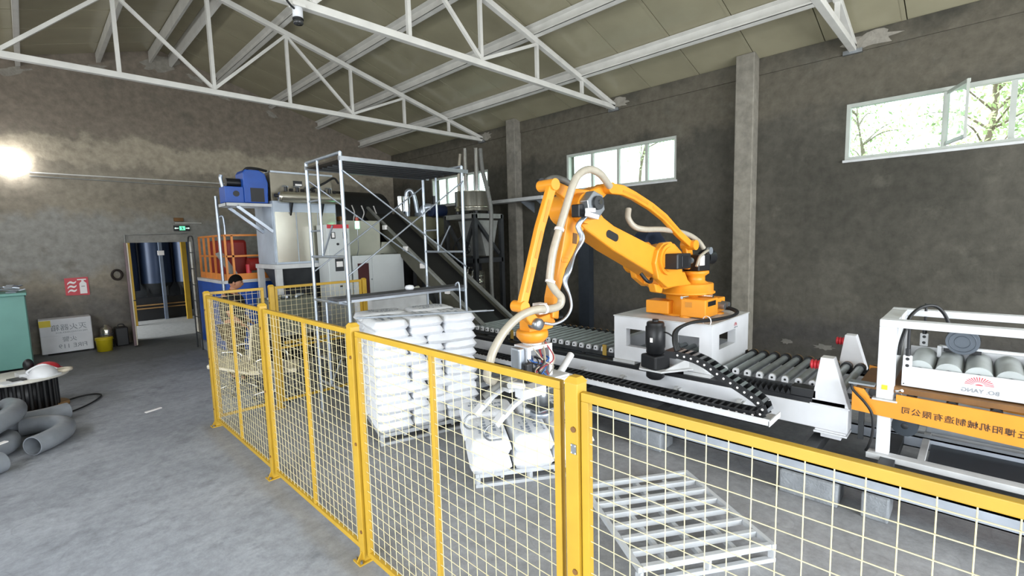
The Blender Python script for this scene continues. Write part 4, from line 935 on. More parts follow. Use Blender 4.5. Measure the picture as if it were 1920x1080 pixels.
o = MB().tube([(2.58, 10.25, 0), (2.58, 10.25, 3.15)], .028, 8, False).tube([(2.58, 10.25, 2.75), (2.66, 10.25, 2.78), (2.68, 10.25, 2.6), (2.68, 10.25, 2.4)], .02, 8).build('standpipe', galv); tag(lift(o), 'thin grey pipe rising behind the orange cage to the fan', 'pipe')

# ================================================================== BLUE MACHINE with orange cage
BM = thing('caged_machine', 'blue and red machine with an orange railing cage near the doorway', 'machine', (3.1, 11.2, 0))
MB().box(2.58, 3.7, 10.25, 12.2, .18, 1.50).build('blue_body', blue_p, BM, .01); MB().box(2.54, 3.7, 10.2, 12.2, 0, .18).build('plinth', conc, BM)
MB().box(2.56, 3.7, 10.22, 12.2, 1.50, 1.56).build('deck', white_d, BM)
rb_ = MB().box(2.78, 3.15, 10.6, 12.0, 1.57, 2.34).build('red_hood', red_p, BM, .06)
MB().cyl((3.05, 10.28, 1.85), (3.30, 10.28, 1.85), .13, 16).build('red_pump', red_p, BM); MB().cyl((3.05, 10.28, 1.56), (3.05, 10.28, 1.85), .05, 10).build('pump_neck', red_b, BM)
x0, x1, y0, y1 = 2.66, 3.65, 10.24, 12.15
for p, q, z, w_, h_ in [((x0, y0), (x1, y0), 1.62, .02, .12), ((x0, y0), (x0, y1), 1.62, .02, .12)]: MB().bar((*p, z), (*q, z), w_, h_).build('kick_plate', orange_b, BM)
for z in (2.02, 2.42):
    MB().bar((x0, y0, z), (x1, y0, z), .035, .035).build('rail', orange_b, BM); MB().bar((x0, y0, z), (x0, y1, z), .035, .035).build('rail', orange_b, BM)
for k in range(6): MB().bar((x0, y0+(y1-y0)*k/5, 1.56), (x0, y0+(y1-y0)*k/5, 2.42), .035, .035).build('rail_post', orange_b, BM)
for x in (x0+.12, x0+.75, x1): MB().bar((x, y0, 1.56), (x, y0, 2.42), .035, .035).build('rail_post', orange_b, BM)
MB().bar((2.60, 10.5, 2.1), (2.84, 10.3, 1.58), .12, .02, (0, 1, 0)).build('grey_chute', bench, BM)
ld = thing('access_ladder', 'thin dark ladder frame against the left side of the blue machine', 'ladder', (2.5, 12.1, 0))
for y in (11.9, 12.35): MB().tube([(2.5, y, 0), (2.5, y, 2.35), (2.5, 12.12, 2.46)][:2], .014, 8, False).build('ladder_stile', dark, ld)
for z in (.35, .7, 1.05, 1.4, 1.75, 2.1): MB().tube([(2.5, 11.9, z), (2.5, 12.35, z)], .01, 8, False).build('ladder_rung', dark, ld)
MB().tube([(2.5, 11.9, 2.35), (2.5, 11.98, 2.44), (2.5, 12.27, 2.44), (2.5, 12.35, 2.35)], .014, 8).build('top_hoop', dark, ld)

# ================================================================== CABINETS, HOPPERS, CONVEYOR behind the scaffold
TC = thing('control_cabinet', 'tall narrow light grey control cabinet with a red top stripe and meters', 'cabinet', (4.07, 8.7, 0))
MB().box(3.86, 4.30, 8.5, 8.92, .1, 2.56).build('body', cab_g, TC, .006); MB().box(3.86, 4.30, 8.5, 8.92, 0, .1).build('plinth', dark, TC)
MB().box(3.87, 4.29, 8.492, 8.5, 2.49, 2.56).build('red_stripe', red_b, TC)
MB().box(3.875, 4.285, 8.49, 8.5, 2.06, 2.48).build('upper_door', cab_g, TC); dd = MB().box(3.875, 4.285, 8.49, 8.5, .14, 2.045).build('lower_door', cab_g, TC)
for x in (3.93, 4.16): q = MB().box(x, x+.08, 8.48, 8.49, 2.30, 2.42).build('meter', black, TC); MB().box(x+.015, x+.065, 8.477, 8.48, 2.32, 2.41).build('dial', signw, q)
MB().cyl((4.05, 8.47, 2.2), (4.05, 8.49, 2.2), .022, 10).build('switch', black, TC)
q = MB().box(3.98, 4.14, 8.478, 8.49, 1.70, 1.93).build('breaker_window', dark, dd); MB().box(4.0, 4.12, 8.472, 8.478, 1.78, 1.88).build('breaker', signw, q)
for x, z, m in ((4.0, 1.5, black), (4.07, 1.5, black), (4.14, 1.49, signw), (4.07, 1.42, black)): MB().box(x-.022, x+.022, 8.475, 8.49, z-.018, z+.018).build('push_button', m, dd)
WC = thing('control_cabinet', 'wide light grey control cabinet with a dark window beside the inclined conveyor', 'cabinet', (4.88, 8.6, 0))
MB().box(4.33, 5.44, 8.5, 8.95, .4, 1.97).build('body', cab_g, WC, .006); MB().box(4.36, 5.40, 8.55, 8.9, 0, .4).build('stand', dark, WC)
MB().box(4.335, 4.72, 8.488, 8.5, .44, 1.95).build('left_door', cab_g, WC, .003); MB().box(4.735, 5.435, 8.488, 8.5, .44, 1.95).build('right_door', cab_g, WC, .003)
q = MB().box(4.42, 4.65, 8.482, 8.488, 1.22, 1.82).build('window', M('dark_red_glass', '4A2A2C', .2), WC); MB().cyl((4.70, 8.47, 1.5), (4.70, 8.488, 1.5), .015, 8).build('lock', steel, WC)
UH = thing('hopper_hood', 'beige sheet metal hood standing behind the wide control cabinet', 'hood', (4.65, 9.2, 0))
MB().prism([(4.42, 9.0, .0), (5.22, 9.0, 0), (5.22, 9.0, 1.98), (5.24, 9.0, 2.66), (4.42, 9.0, 2.66)], (0, .4, 0)).build('hood', cab_b, UH, .006); MB().prism([(5.22, 9.02, 1.98), (5.62, 9.02, 1.98), (5.62, 9.02, 2.22), (5.28, 9.02, 2.22)], (0, .36, 0)).build('hood_step', cab_b, UH)
MB().box(4.38, 4.5, 9.0, 9.3, 2.66, 2.74).build('brown_block', brown, UH)
SB = thing('signal_lamp', 'signal lamp glowing green with a red cap in front of the beige hood', 'lamp', (4.44, 8.45, 2.45))
MB().tube([(4.44, 8.52, 1.97), (4.44, 8.45, 2.1), (4.44, 8.45, 2.48)], .008, 6, False).build('stem', steel, SB)
MB().cyl((4.44, 8.45, 2.48), (4.44, 8.45, 2.62), .04, 12).build('green_lens', led_g, SB); MB().cyl((4.44, 8.45, 2.62), (4.44, 8.45, 2.69), .03, 12).build('red_lens', led_r, SB); MB().cyl((4.44, 8.45, 2.70), (4.44, 8.45, 2.73), .025, 12).build('cap', steel, SB)
BT = thing('black_tank', 'big black round-topped machine drum with white wires hanging over it', 'tank', (5.2, 10.2, 0))
MB().cyl((4.66, 10.54, 2.74), (6.1, 10.54, 2.74), .66, 28).build('drum', black, BT, .02); MB().box(4.8, 6.0, 10.2, 10.9, 0, 2.3).build('frame', dark, BT)
for x, dx in ((4.9, .0), (5.12, -.02), (5.35, -.05), (5.65, .12)): MB().tube([(x, 9.94, 3.04), (x+.01, 9.86, 2.88), (x+dx, 9.86, 2.72), (x+dx*1.6, 9.84, 2.58)], .014, 6).build('white_wire', signw, BT)
IC = thing('inclined_conveyor', 'long inclined belt conveyor rising from the roller line to the hoppers', 'conveyor', (5.7, 7.6, 0))
for x in (5.38, 6.12):
    MB().prism([(x, 5.95, .50), (x, 6.15, .80), (x, 9.7, 2.95), (x, 9.85, 2.8), (x, 6.2, .42)], (.03, 0, 0)).build('side_wall', M('olive_steel', '5C5A4E', .5, .4) if x < 6 else bpy.data.materials['olive_steel'], IC)
    MB().bar((x+.015, 6.0, .74), (x+.015, 9.75, 2.99), .06, .04).build('edge_rail', bench, IC)
MB().prism([(5.41, 5.98, .62), (5.41, 9.75, 2.86), (5.41, 9.78, 2.8), (5.41, 6.02, .56)], (.71, 0, 0)).build('belt', black, IC)
for y, x in ((7.3, 5.36), (7.3, 6.14), (9.6, 5.36), (8.8, 6.14)):
    if True: MB().bar((x, y, 0), (x, y, .56+(y-6)*.597), .06, .06).build('leg', dark, IC)
for t_ in (.25, .45, .6, .8): y = 6.0+3.75*t_; z = .74+2.25*t_; MB().box(5.32, 5.38, y-.05, y+.05, z-.06, z+.03).build('guard_clamp', signw, IC)
MB().prism([(5.2, 6.6, 0), (5.2, 7.9, 0), (5.2, 7.9, 1.3), (5.2, 7.7, 1.36), (5.2, 6.6, .55)], (.05, 0, 0)).build('side_chute', cab_b, IC)
MX = thing('mixer_body', 'long olive stainless mixer body lying behind the inclined conveyor', 'mixer', (6.5, 9.6, 2.3))
MB().prism([(6.2, 9.5, 2.80), (7.4, 9.5, 2.80), (7.4, 9.5, 2.45), (7.1, 9.5, 2.25), (6.5, 9.5, 2.25), (6.2, 9.5, 2.5)], (0, .7, 0)).build('trough', M('olive_stainless', '8F8D74', .35, .6), MX, .03)
for x in (6.4, 7.1): MB().box(x, x+.1, 9.6, 10.1, 0, 2.3).build('leg', dark, MX)
CYC = thing('filter_cylinders', 'shiny twin filter cylinders with a grey elbow duct on the mixer', 'filter', (6.2, 9.8, 2.8))
for x in (6.3, 6.47): MB().cyl((x, 9.85, 2.93), (x, 9.85, 3.28), .085, 16).build('cylinder', chrome, CYC); MB().cyl((x, 9.85, 2.80), (x, 9.85, 2.93), .07, 14).build('flange_box', galv, CYC)
MB().tube([(6.47, 9.85, 3.28), (6.49, 9.83, 3.40), (6.58, 9.8, 3.42), (6.66, 9.78, 3.25), (6.72, 9.76, 2.82)], .05, 10).build('pipe', galv, CYC)
MB().tube([(6.78, 9.7, 2.8), (6.8, 9.68, 2.95), (6.88, 9.64, 3.03), (6.98, 9.58, 3.03)], .09, 12).build('elbow_duct', galv, CYC); MB().box(6.66, 6.84, 9.62, 9.8, 2.78, 2.9).build('duct_box', galv, CYC)
o = thing('blue_motor', 'dark blue motor sitting on the mixer left of the stainless pot', 'motor', (7.1, 9.5, 2.8))
MB().cyl((6.95, 9.55, 2.95), (7.35, 9.55, 2.95), .15, 18).build('housing', M('navy_motor', '1E2B4A', .45), o, .01); MB().cyl((7.08, 9.55, 3.08), (7.08, 9.55, 3.3), .06, 12).build('terminal', black, o); MB().box(6.95, 7.35, 9.45, 9.65, 2.78, 2.82).build('foot', black, o)

# pot tower
PT = thing('pot_tower', 'dark steel tower frame under the round stainless pot', 'frame', (7.3, 8.3, 0))
fx0, fx1, fy0, fy1 = 6.95, 7.75, 7.95, 8.95
for x in (fx0, fx1):
    for y in (fy0, fy1): MB().bar((x, y, 0), (x, y, 2.78), .09, .09, (1, 0, 0)).build('post', dark, PT)
mb = MB()
for z in (2.74, 1.75):
    for a, b in (((fx0, fy0), (fx1, fy0)), ((fx0, fy1), (fx1, fy1)), ((fx0, fy0), (fx0, fy1)), ((fx1, fy0), (fx1, fy1))): MB().bar((*a, z), (*b, z), .09, .1).build('beam', bench if z > 2 else dark, PT)
for a, b in (((fx0, fy1, 2.68), (fx0, fy0+.45, 1.9)), ((fx0, fy0, 2.68), (fx0, fy0+.4, 1.9)), ((fx0, fy0, 2.68), (fx0+.7, fy0, 1.9))): MB().bar(a, b, .07, .07).build('brace', dark, PT)
MB().box(fx0, fx1, fy0, fy1, 2.78, 2.80).build('deck', dark, PT)
MB().box(fx0+.58, fx1-.1, fy0+.15, fy1-.1, 0, .9).build('dark_housing', black_m, PT); MB().box(fx0+.2, fx1-.1, fy0+.6, fy1-.1, .95, 1.7).build('dark_housing', black_m, PT)  # black boxes added as backing to darken the inside of the tower
for y in (8.12, 8.28, 8.5, 8.72): MB().tube([(fx0+.03, y, 1.0), (fx0+.03, y, 1.45+.3*(y-8)), (fx0+.2, y+.05, 1.5+.3*(y-8))], .022, 8).build('small_pipe', chrome if y < 8.4 else dark, PT)
MB().tube([(fx0-.05, 8.35, 2.3), (fx0-.12, 8.5, 2.15), (fx0-.1, 8.6, 1.95), (fx0, 8.7, 1.8)], .02, 8).build('valve_hose', rubber, PT)
hw = MB().lathe([(.13, -.01), (.14, 0), (.13, .01), (.12, 0), (.13, -.01)], (fx0-.12, 8.1, 2.05), 20, (1, 0, 0)).build('hand_wheel', black, PT)
for k in range(3): a = k*math.pi/3; MB().bar((fx0-.12, 8.1+.13*math.cos(a), 2.05+.13*math.sin(a)), (fx0-.12, 8.1-.13*math.cos(a), 2.05-.13*math.sin(a)), .015, .015).build('spoke', black, hw)
MB().prism([(7.1, 8.0, 2.65), (7.7, 8.0, 2.65), (7.5, 8.0, 1.85), (7.3, 8.0, 1.85)], (0, .7, 0)).build('cone', bench, PT)
pot = thing('stainless_pot', 'round stainless steel pot on top of the dark tower', 'pot', (7.35, 8.45, 2.80))
MB().lathe([(.0, 2.86), (.40, 2.86), (.41, 2.88), (.41, 3.30), (.42, 3.31), (.40, 3.315), (.0, 3.315)], (7.35, 8.45, 0), 36).build('body', stain, pot)
MB().lathe([(.42, 2.93), (.43, 2.94), (.43, 2.96), (.42, 2.97)], (7.35, 8.45, 0), 36).build('band', stain, pot)
for a in (1, 2.6, 4.2, 5.6): MB().cyl((7.35+.36*math.cos(a), 8.45+.36*math.sin(a), 2.80), (7.35+.36*math.cos(a), 8.45+.36*math.sin(a), 2.87), .05, 8).build('foot', black, pot)
for dx, r_ in ((-.10, .05), (.08, .06)): MB().cyl((7.35+dx, 8.45-dx, 3.31), (7.35+dx, 8.45-dx, 4.3), r_, 14).build('stack_pipe', chrome, pot)
MB().tube([(7.2, 8.75, 3.31), (7.2, 8.75, 3.7), (7.25, 8.72, 4.2)], .035, 8).build('plastic_pipe', hose_m, pot)
MB().box(7.5, 7.56, 8.1, 8.16, 3.31, 3.42).build('grey_knob', bench, pot)
o = MB().tube([(7.0, 7.75, 4.15), (7.0, 7.7, 3.7), (7.02, 7.58, 3.25), (7.03, 7.5, 2.8), (7.0, 7.5, 2.2), (6.98, 7.5, 1.5), (6.95, 7.45, .9), (6.95, 7.3, .4), (6.98, 7.0, .06), (7.0, 6.9, .05)], .045, 10).build('flexible_hose', hose_g); tag(lift(o), 'long grey flexible hose hanging down in front of the tower', 'hose')
o = thing('steel_drum', 'ribbed dark steel drum inside the lower part of the tower', 'drum', (7.25, 8.3, 0))
MB().lathe([(.0, .95), (.2, .95), (.2, 1.1), (.22, 1.11), (.2, 1.12), (.2, 1.24), (.22, 1.25), (.2, 1.26), (.2, 1.38), (.22, 1.39), (.2, 1.4), (.2, 1.5), (.0, 1.52)], (7.25, 8.3, 0), 24).build('shell', stain, o); MB().box(7.0, 7.5, 8.1, 8.5, 0, .95).build('stand', dark, o)
o = MB().prism([(8.75, 7.3, 3.12), (8.75, 9.65, 3.12), (8.75, 9.65, 3.2), (8.75, 7.3, 3.2)], (-.3, 0, 0)).build('cable_tray', white_d); tag(lift(o), 'galvanised cable tray fixed along the wall below the left window', 'cable tray')
for y in (7.5, 8.0): MB().prism([(8.99, y, 3.11), (8.5, y, 3.11), (8.99, y, 2.85)], (0, .03, 0)).build('tray_bracket', galv, o)
o = MB().box(8.82, 9.0, 6.26, 6.55, .0, 2.6).build('wall_duct', M('dark_blue_grey_duct', '3A4048', .4, .4)); tag(lift(o), 'dark upright duct on the wall behind the robot arm', 'duct')
o = MB().cyl((7.3, 6.55, .55), (7.75, 6.2, .55), .13, 16).box(7.3, 7.7, 6.2, 6.6, 0, .45).build('dark_pump', black_m); tag(lift(o), 'dark pump on a stand at the foot of the tower', 'pump')

# ================================================================== MACHINE SHELVES behind the back fence
HB = thing('dump_bin', 'grey-green sheet metal bin behind the back fence panel with tubes on it', 'bin', (2.95, 8.2, 0))
MB().box(2.58, 3.36, 7.9, 8.45, .82, 1.345).build('bin', tarp, HB, .01); MB().box(2.54, 3.40, 7.86, 8.45, .76, .82).build('ledge', bench, HB)
for x in (2.62, 3.30):
    for y in (7.92, 8.38): MB().box(x, x+.05, y, y+.05, 0, .76).build('leg', dark, HB)
MB().box(2.70, 3.28, 8.0, 8.36, .3, .76).build('lower_housing', black_m, HB)
rd = random.Random(5)
o = thing('tube_pile', 'small pile of shiny tubes and rags on top of the grey-green bin', 'pile', (2.8, 8.1, 1.345))
for k in range(7): x = 2.62+.07*k; MB().tube([(x, 7.95+rd.uniform(0, .1), 1.367), (x+rd.uniform(.05, .2), 8.1+rd.uniform(0, .1), 1.372), (x+.1, 8.25, 1.367)], .02, 8).build('tube', (galv, steel, tarp)[k % 3], o)
WB = thing('work_bench', 'two-shelf grey steel work bench with yellow rails behind the back fence', 'bench', (3.4, 7.5, 0))
MB().box(3.25, 3.82, 7.2, 7.9, .72, .76).build('top_shelf', bench, WB); MB().box(2.55, 3.82, 7.2, 7.25, .76, .80).build('yellow_rail', fence_y, WB); MB().box(3.25, 3.82, 7.2, 7.9, .38, .42).build('lower_shelf', bench, WB)
for x in (3.27, 3.77):
    for y in (7.22, 7.85): MB().box(x, x+.04, y, y+.04, 0, .72).build('leg', dark, WB)
o = MB().cyl((3.55, 7.5, .42), (3.55, 7.5, .70), .16, 18).build('black_bucket', black); tag(lift(o), 'black bucket on the lower shelf of the work bench', 'bucket')
WH = thing('white_hood', 'low white machine hood behind the scaffold plank', 'machine', (4.5, 7.3, 0))
MB().box(3.85, 4.95, 7.0, 7.6, .75, 1.27).build('hood', white_d, WH, .015); MB().prism([(3.85, 7.0, 1.27), (4.95, 7.0, 1.27), (4.8, 7.15, 1.33), (4.0, 7.15, 1.33)], (0, .02, .0)).build('hood_edge', white_d, WH); MB().box(3.9, 4.9, 7.05, 7.55, 0, .75).build('stand', dark, WH)

# ================================================================== LEFT SIDE
CB_ = thing('teal_cabinet', 'teal metal bin cabinet at the left edge filled with scrap', 'cabinet', (-.7, 13.1, 0))
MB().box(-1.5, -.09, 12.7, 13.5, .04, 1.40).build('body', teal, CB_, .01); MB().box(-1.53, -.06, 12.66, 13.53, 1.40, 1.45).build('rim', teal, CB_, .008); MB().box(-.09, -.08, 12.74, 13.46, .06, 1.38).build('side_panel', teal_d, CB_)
for x in (-1.45, -.2):
    for y in (12.75, 13.38): MB().box(x, x+.07, y, y+.07, 0, .04).build('foot', black, CB_)
rd = random.Random(11); mb = MB()
for k in range(60):
    c = Vector((rd.uniform(-1.4, -.16), rd.uniform(12.75, 13.4), 1.46+rd.uniform(.0, .12))); a = rd.uniform(0, 6.28); e = Vector((math.cos(a), math.sin(a), rd.uniform(-.3, .3))).normalized(); f = Vector((-e.y, e.x, rd.uniform(-.2, .2))).normalized()
    mb.obox(c, rd.uniform(.04, .14), rd.uniform(.02, .05), .008, e, f, e.cross(f))
mb.build('scrap', galv, CB_, kind='stuff')
FS = thing('fire_sign', 'red sign with white flames and fire extinguisher on the gable wall', 'sign', (.74, 14.44, 1.4))
bd = MB().prism([(.54, 14.44, 1.22), (.94, 14.44, 1.20), (.935, 14.44, 1.61), (.54, 14.44, 1.60)], (0, -.01, 0)).build('board', red_sign, FS)
for z in (1.27, 1.36, 1.45):
    pts_ = [(.58+.15*t, 14.428, z+.055*t+.022*math.sin(t*6.28)) for t in [i/8 for i in range(9)]]
    MB().prism(pts_+[(p[0], p[1], p[2]+.028+.02*(1-abs(i/4-1))) for i, p in reversed(list(enumerate(pts_)))], (0, -.003, 0)).build('flame', signw, FS)
MB().prism([(.78, 14.428, 1.24), (.90, 14.428, 1.24), (.90, 14.428, 1.47), (.87, 14.428, 1.51), (.81, 14.428, 1.51), (.78, 14.428, 1.47)], (0, -.003, 0)).box(.82, .86, 14.425, 14.428, 1.51, 1.55).box(.75, .90, 14.425, 14.428, 1.545, 1.57).build('extinguisher_symbol', signw, FS); MB().box(.81, .87, 14.42, 14.424, 1.40, 1.41).build('symbol_band', text_k, FS)
FB = thing('fire_box', 'white fire extinguisher box with mirrored grey lettering by the gable wall', 'box', (.46, 14.2, 0))
MB().box(.05, .88, 14.0, 14.4, .03, .76).build('body', white, FB, .006); MB().box(.06, .87, 13.99, 14.0, .41, .75).build('lid_front', white, FB, .003); MB().box(.06, .87, 13.99, 14.0, .04, .40).build('lower_front', white, FB, .003)
MB().box(.05, .23, 13.984, 13.99, .61, .745).build('yellow_sticker', yel_s, FB)
for x in (.08, .80): MB().box(x, x+.06, 14.02, 14.38, 0, .03).build('foot', dark, FB)
yy = 13.988
text('灭火器箱', .145, (.80, yy, .52), (-1, 0, 0), (0, 0, 1), text_g, 'lettering', FB); text('FIRE EXTINGUISHER BOX', .045, (.80, yy, .45), (-1, 0, 0), (0, 0, 1), text_g, 'lettering', FB)
text('火警', .12, (.62, yy, .27), (-1, 0, 0), (0, 0, 1), text_g, 'lettering', FB); text('FIRE 119', .13, (.78, yy, .12), (-1, 0, 0), (0, 0, 1), text_g, 'lettering', FB)
o = thing('yellow_bucket', 'yellow plastic bucket standing right of the white fire box', 'bucket', (1.03, 13.62, 0))
MB().lathe([(.0, 0), (.13, 0), (.15, .28), (.155, .29), (.155, .30), (.0, .30)], (1.03, 13.62, 0), 20).build('body', yel_b, o); MB().lathe([(.155, .25), (.162, .26), (.155, .27)], (1.03, 13.62, 0), 20).build('rim', yel_b, o)
o = thing('steel_canister', 'shiny steel canister behind the yellow bucket', 'canister', (1.12, 14.05, 0)); MB().lathe([(.0, 0), (.12, 0), (.12, .40), (.10, .46), (.05, .48), (.05, .52), (.0, .52)], (1.12, 14.05, 0), 20).build('body', stain, o); MB().lathe([(.122, .30), (.126, .31), (.122, .32)], (1.12, 14.05, 0), 20).build('hoop', steel, o)
o = thing('black_toolbox', 'black toolbox on the floor between canister and door', 'box', (1.38, 14.15, 0)); MB().box(1.27, 1.5, 13.98, 14.3, 0, .42).build('body', black, o, .02); MB().tube([(1.33, 14.14, .42), (1.35, 14.14, .48), (1.43, 14.14, .48), (1.45, 14.14, .42)], .012, 6).build('handle', black, o)
o = MB().tube([(1.45+.09*math.cos(a), 14.40+.01*math.sin(2*a), 1.62+.11*math.sin(a)) for a in [2*math.pi*i/12 for i in range(13)]], .025, 8).build('cable_coil', M('dark_brown_cable', '2C221C', .7)); tag(lift(o), 'small dark brown cable coil hanging on the wall left of the door', 'coil')
# cable reel used as a table
RT = thing('cable_reel', 'cable reel used as a table, with white round top and black core', 'reel', (-.2, 9.42, 0))
MB().lathe([(.0, 0), (.46, 0), (.46, .03), (.0, .03)], (-.2, 9.42, 0), 28).build('bottom_flange', wood, RT); MB().lathe([(.0, .03), (.33, .03), (.33, .46), (.0, .46)], (-.2, 9.42, 0), 28).build('core', black, RT)
for k in range(28): a = 2*math.pi*k/28; MB().cyl((-.2+.34*math.cos(a), 9.42+.34*math.sin(a), .03), (-.2+.34*math.cos(a), 9.42+.34*math.sin(a), .46), .022, 6).build('wound_cable', rubber, RT)
MB().lathe([(.0, .46), (.49, .46), (.49, .49), (.0, .49)], (-.2, 9.42, 0), 32).build('table_top', M('pale_board', 'D5D2C8', .5, 0, .1), RT)
HT = thing('hard_hat', 'white safety helmet lying on the cable reel table', 'helmet', (.02, 9.2, .49))
MB().ball((.02, 9.2, .50), .15, .18, .14, 18, 9, 0, 1).build('shell', white, HT); MB().lathe([(.14, 0), (.19, .0), (.185, .012), (.14, .02)], (.02, 9.2, .49), 20).build('brim', white, HT); MB().tube([(-.12, 9.2, .53), (-.13, 9.2, .58), (.02, 9.2, .645), (.16, 9.2, .56)], .014, 6).build('ridge', white, HT)
HT = thing('hard_hat', 'red safety helmet behind the white one on the reel table', 'helmet', (.06, 9.6, .49))
MB().ball((.06, 9.6, .50), .15, .16, .11, 18, 9, 0, 1).build('shell', red_b, HT); MB().lathe([(.13, 0), (.18, .0), (.175, .012), (.13, .02)], (.06, 9.6, .49), 20).build('brim', red_b, HT)
o = MB().lathe([(.05, 0), (.11, 0), (.11, .035), (.05, .035), (.05, 0)], (.22, 9.35, .49), 20).build('tape_roll', cream); tag(lift(o), 'cream tape roll at the right edge of the reel table', 'tape')
o = MB().ball((-.12, 9.72, .58), .06, .05, .09).build('paint_pot', black); tag(lift(o), 'small black and white pot at the back of the reel table', 'pot')
o = MB().obox((-.24, 9.15, .50), .07, .11, .012, (1, .3, 0), (-.3, 1, 0)).build('black_phone', black); tag(lift(o), 'flat black device on the reel table left of the white helmet', 'device')
o = MB().obox((-.30, 9.05, .496), .09, .12, .005, (1, .4, 0), (-.4, 1, 0)).build('paper_packet', white); tag(lift(o), 'white paper packet at the front of the reel table', 'packet')
o = MB().obox((-.14, 9.35, .52), .10, .13, .03, (1, .2, 0), (-.2, 1, 0)).build('white_carton', white_d, None, .005); tag(lift(o), 'low white carton behind the black device on the reel table', 'carton')
o = MB().box(-.62, -.25, 10.1, 10.5, 0, .25).build('wooden_crate', wood, None, .01); tag(lift(o), 'low wooden crate on the floor behind the cable reel', 'crate')
o = MB().tube([(.08, 9.3, .02), (.35, 9.55, .02), (.55, 9.55, .018), (.60, 9.35, .018), (.45, 9.0, .018), (.25, 8.75, .02), (.12, 8.7, .02)], .012, 6).build('floor_cable', rubber); tag(lift(o), 'thin black cable looping on the floor right of the cable reel', 'cable')
# pipe bends
def elbow(lb, pts, r=.105): o = MB().tube(pts, r, 20, True, 7, False, r-.009).build('pipe_bend', pipe_g); tag(lift(o), lb, 'pipe', None); return o
elbow('grey plastic pipe bend with its open end facing the viewer, nearest on the floor', [(-.14, 7.22, .108), (.0, 7.36, .108), (.12, 7.58, .108), (.12, 7.85, .108), (-.02, 8.05, .108), (-.22, 8.12, .108)])
elbow('grey plastic pipe bend with its open end facing right, at the back of the pile', [(.20, 8.50, .108), (.0, 8.42, .108), (-.2, 8.42, .108), (-.4, 8.52, .108), (-.55, 8.7, .108)])
elbow('grey plastic pipe bend lying flat at the left, second from the front', [(-.62, 7.15, .108), (-.45, 7.35, .108), (-.33, 7.55, .108), (-.36, 7.78, .108), (-.5, 7.92, .108)])
elbow('grey plastic pipe bend leaning on top of the pile, right one', [(-.62, 7.28, .30), (-.42, 7.5, .34), (-.28, 7.8, .36), (-.26, 8.15, .35), (-.32, 8.4, .33)])
elbow('grey plastic pipe bend leaning on top of the pile, left one', [(-.85, 7.3, .30), (-.62, 7.6, .36), (-.50, 7.95, .38), (-.52, 8.35, .33)])
elbow('grey plastic pipe piece at the lower left corner of the pile', [(-.75, 6.65, .108), (-.55, 6.78, .108), (-.36, 6.92, .108)])
o = MB().bar((-.55, 7.0, .235), (-.32, 7.18, .235), .05, .012).build('white_strip', signw); tag(lift(o), 'bent white strip lying over the front pipe bends', 'strip')
o = MB().obox((1.03, 7.97, .006), .10, .02, .006, (1, .4, 0), (-.4, 1, 0)).build('floor_scrap', signw); tag(lift(o), 'small white scrap on the dark floor', 'scrap')
# wall fittings
FL = thing('flood_lamp', 'round glaring lamp high on the gable wall at the left edge', 'lamp', (-.05, 14.3, 4.04))
MB().cyl((-.05, 14.44, 4.04), (-.05, 14.34, 4.04), .12, 16).build('housing', white_d, FL); MB().ball((-.05, 14.25, 4.04), .30, .12, .30, 20, 10).build('bulb', lamp_e, FL)  # glowing ball enlarged to take in the glare around the lamp
o = MB().tube([(.2, 14.42, 3.875), (3.9, 14.42, 3.875)], .016, 6, False).build('conduit', truss_w); tag(o, 'upper grey conduit running right from the glaring lamp', 'conduit')
o = MB().tube([(.2, 14.42, 3.80), (3.9, 14.42, 3.76)], .012, 6, False).build('conduit', bench); tag(o, 'lower grey conduit running right from the glaring lamp', 'conduit')
o = MB().tube([(1.66, 14.41, .0), (1.66, 14.41, 2.55), (2.9, 14.41, 2.58)], .018, 8, False).build('door_conduit', bench); tag(o, 'grey conduit framing the doorway on its left and top', 'conduit')
o = MB().tube([(2.68, 14.42, 2.83), (3.25, 14.42, 2.83)], .014, 6, False).build('conduit', truss_w); tag(o, 'short pale conduit above the green exit sign', 'conduit')
EX = thing('exit_sign', 'small black emergency exit sign glowing green above the doorway', 'sign', (2.81, 14.42, 2.7))
MB().box(2.64, 2.98, 14.40, 14.44, 2.63, 2.77).build('case', black, EX, .004)
MB().box(2.76, 2.88, 14.396, 14.40, 2.65, 2.75).build('glow_panel', green_e, EX)
mb = MB(); mb.cyl((2.815, 14.394, 2.735), (2.815, 14.396, 2.735), .009, 8); mb.bar((2.81, 14.394, 2.72), (2.825, 14.394, 2.69), .002, .016); mb.bar((2.825, 14.394, 2.69), (2.805, 14.394, 2.66), .002, .01); mb.bar((2.822, 14.394, 2.69), (2.845, 14.394, 2.668), .002, .01); mb.bar((2.80, 14.394, 2.715), (2.84, 14.394, 2.705), .002, .008); mb.build('running_man', black, EX)
for s, x in ((-1, 2.70), (1, 2.93)): MB().prism([(x+.05*s, 14.396, 2.70), (x+.015*s, 14.396, 2.725), (x+.015*s, 14.396, 2.71), (x-.04*s, 14.396, 2.71), (x-.04*s, 14.396, 2.69), (x+.015*s, 14.396, 2.69), (x+.015*s, 14.396, 2.675)], (0, -.002, 0)).build('arrow', EM('arrow_glow', 'DDF5EA', .8) if s < 0 else bpy.data.materials['arrow_glow'], EX)
o = MB().box(2.66, 2.86, 14.39, 14.44, 2.87, 2.96).build('wall_box', brown, None, .006); tag(o, 'small brown box on the wall above the exit sign', 'box')
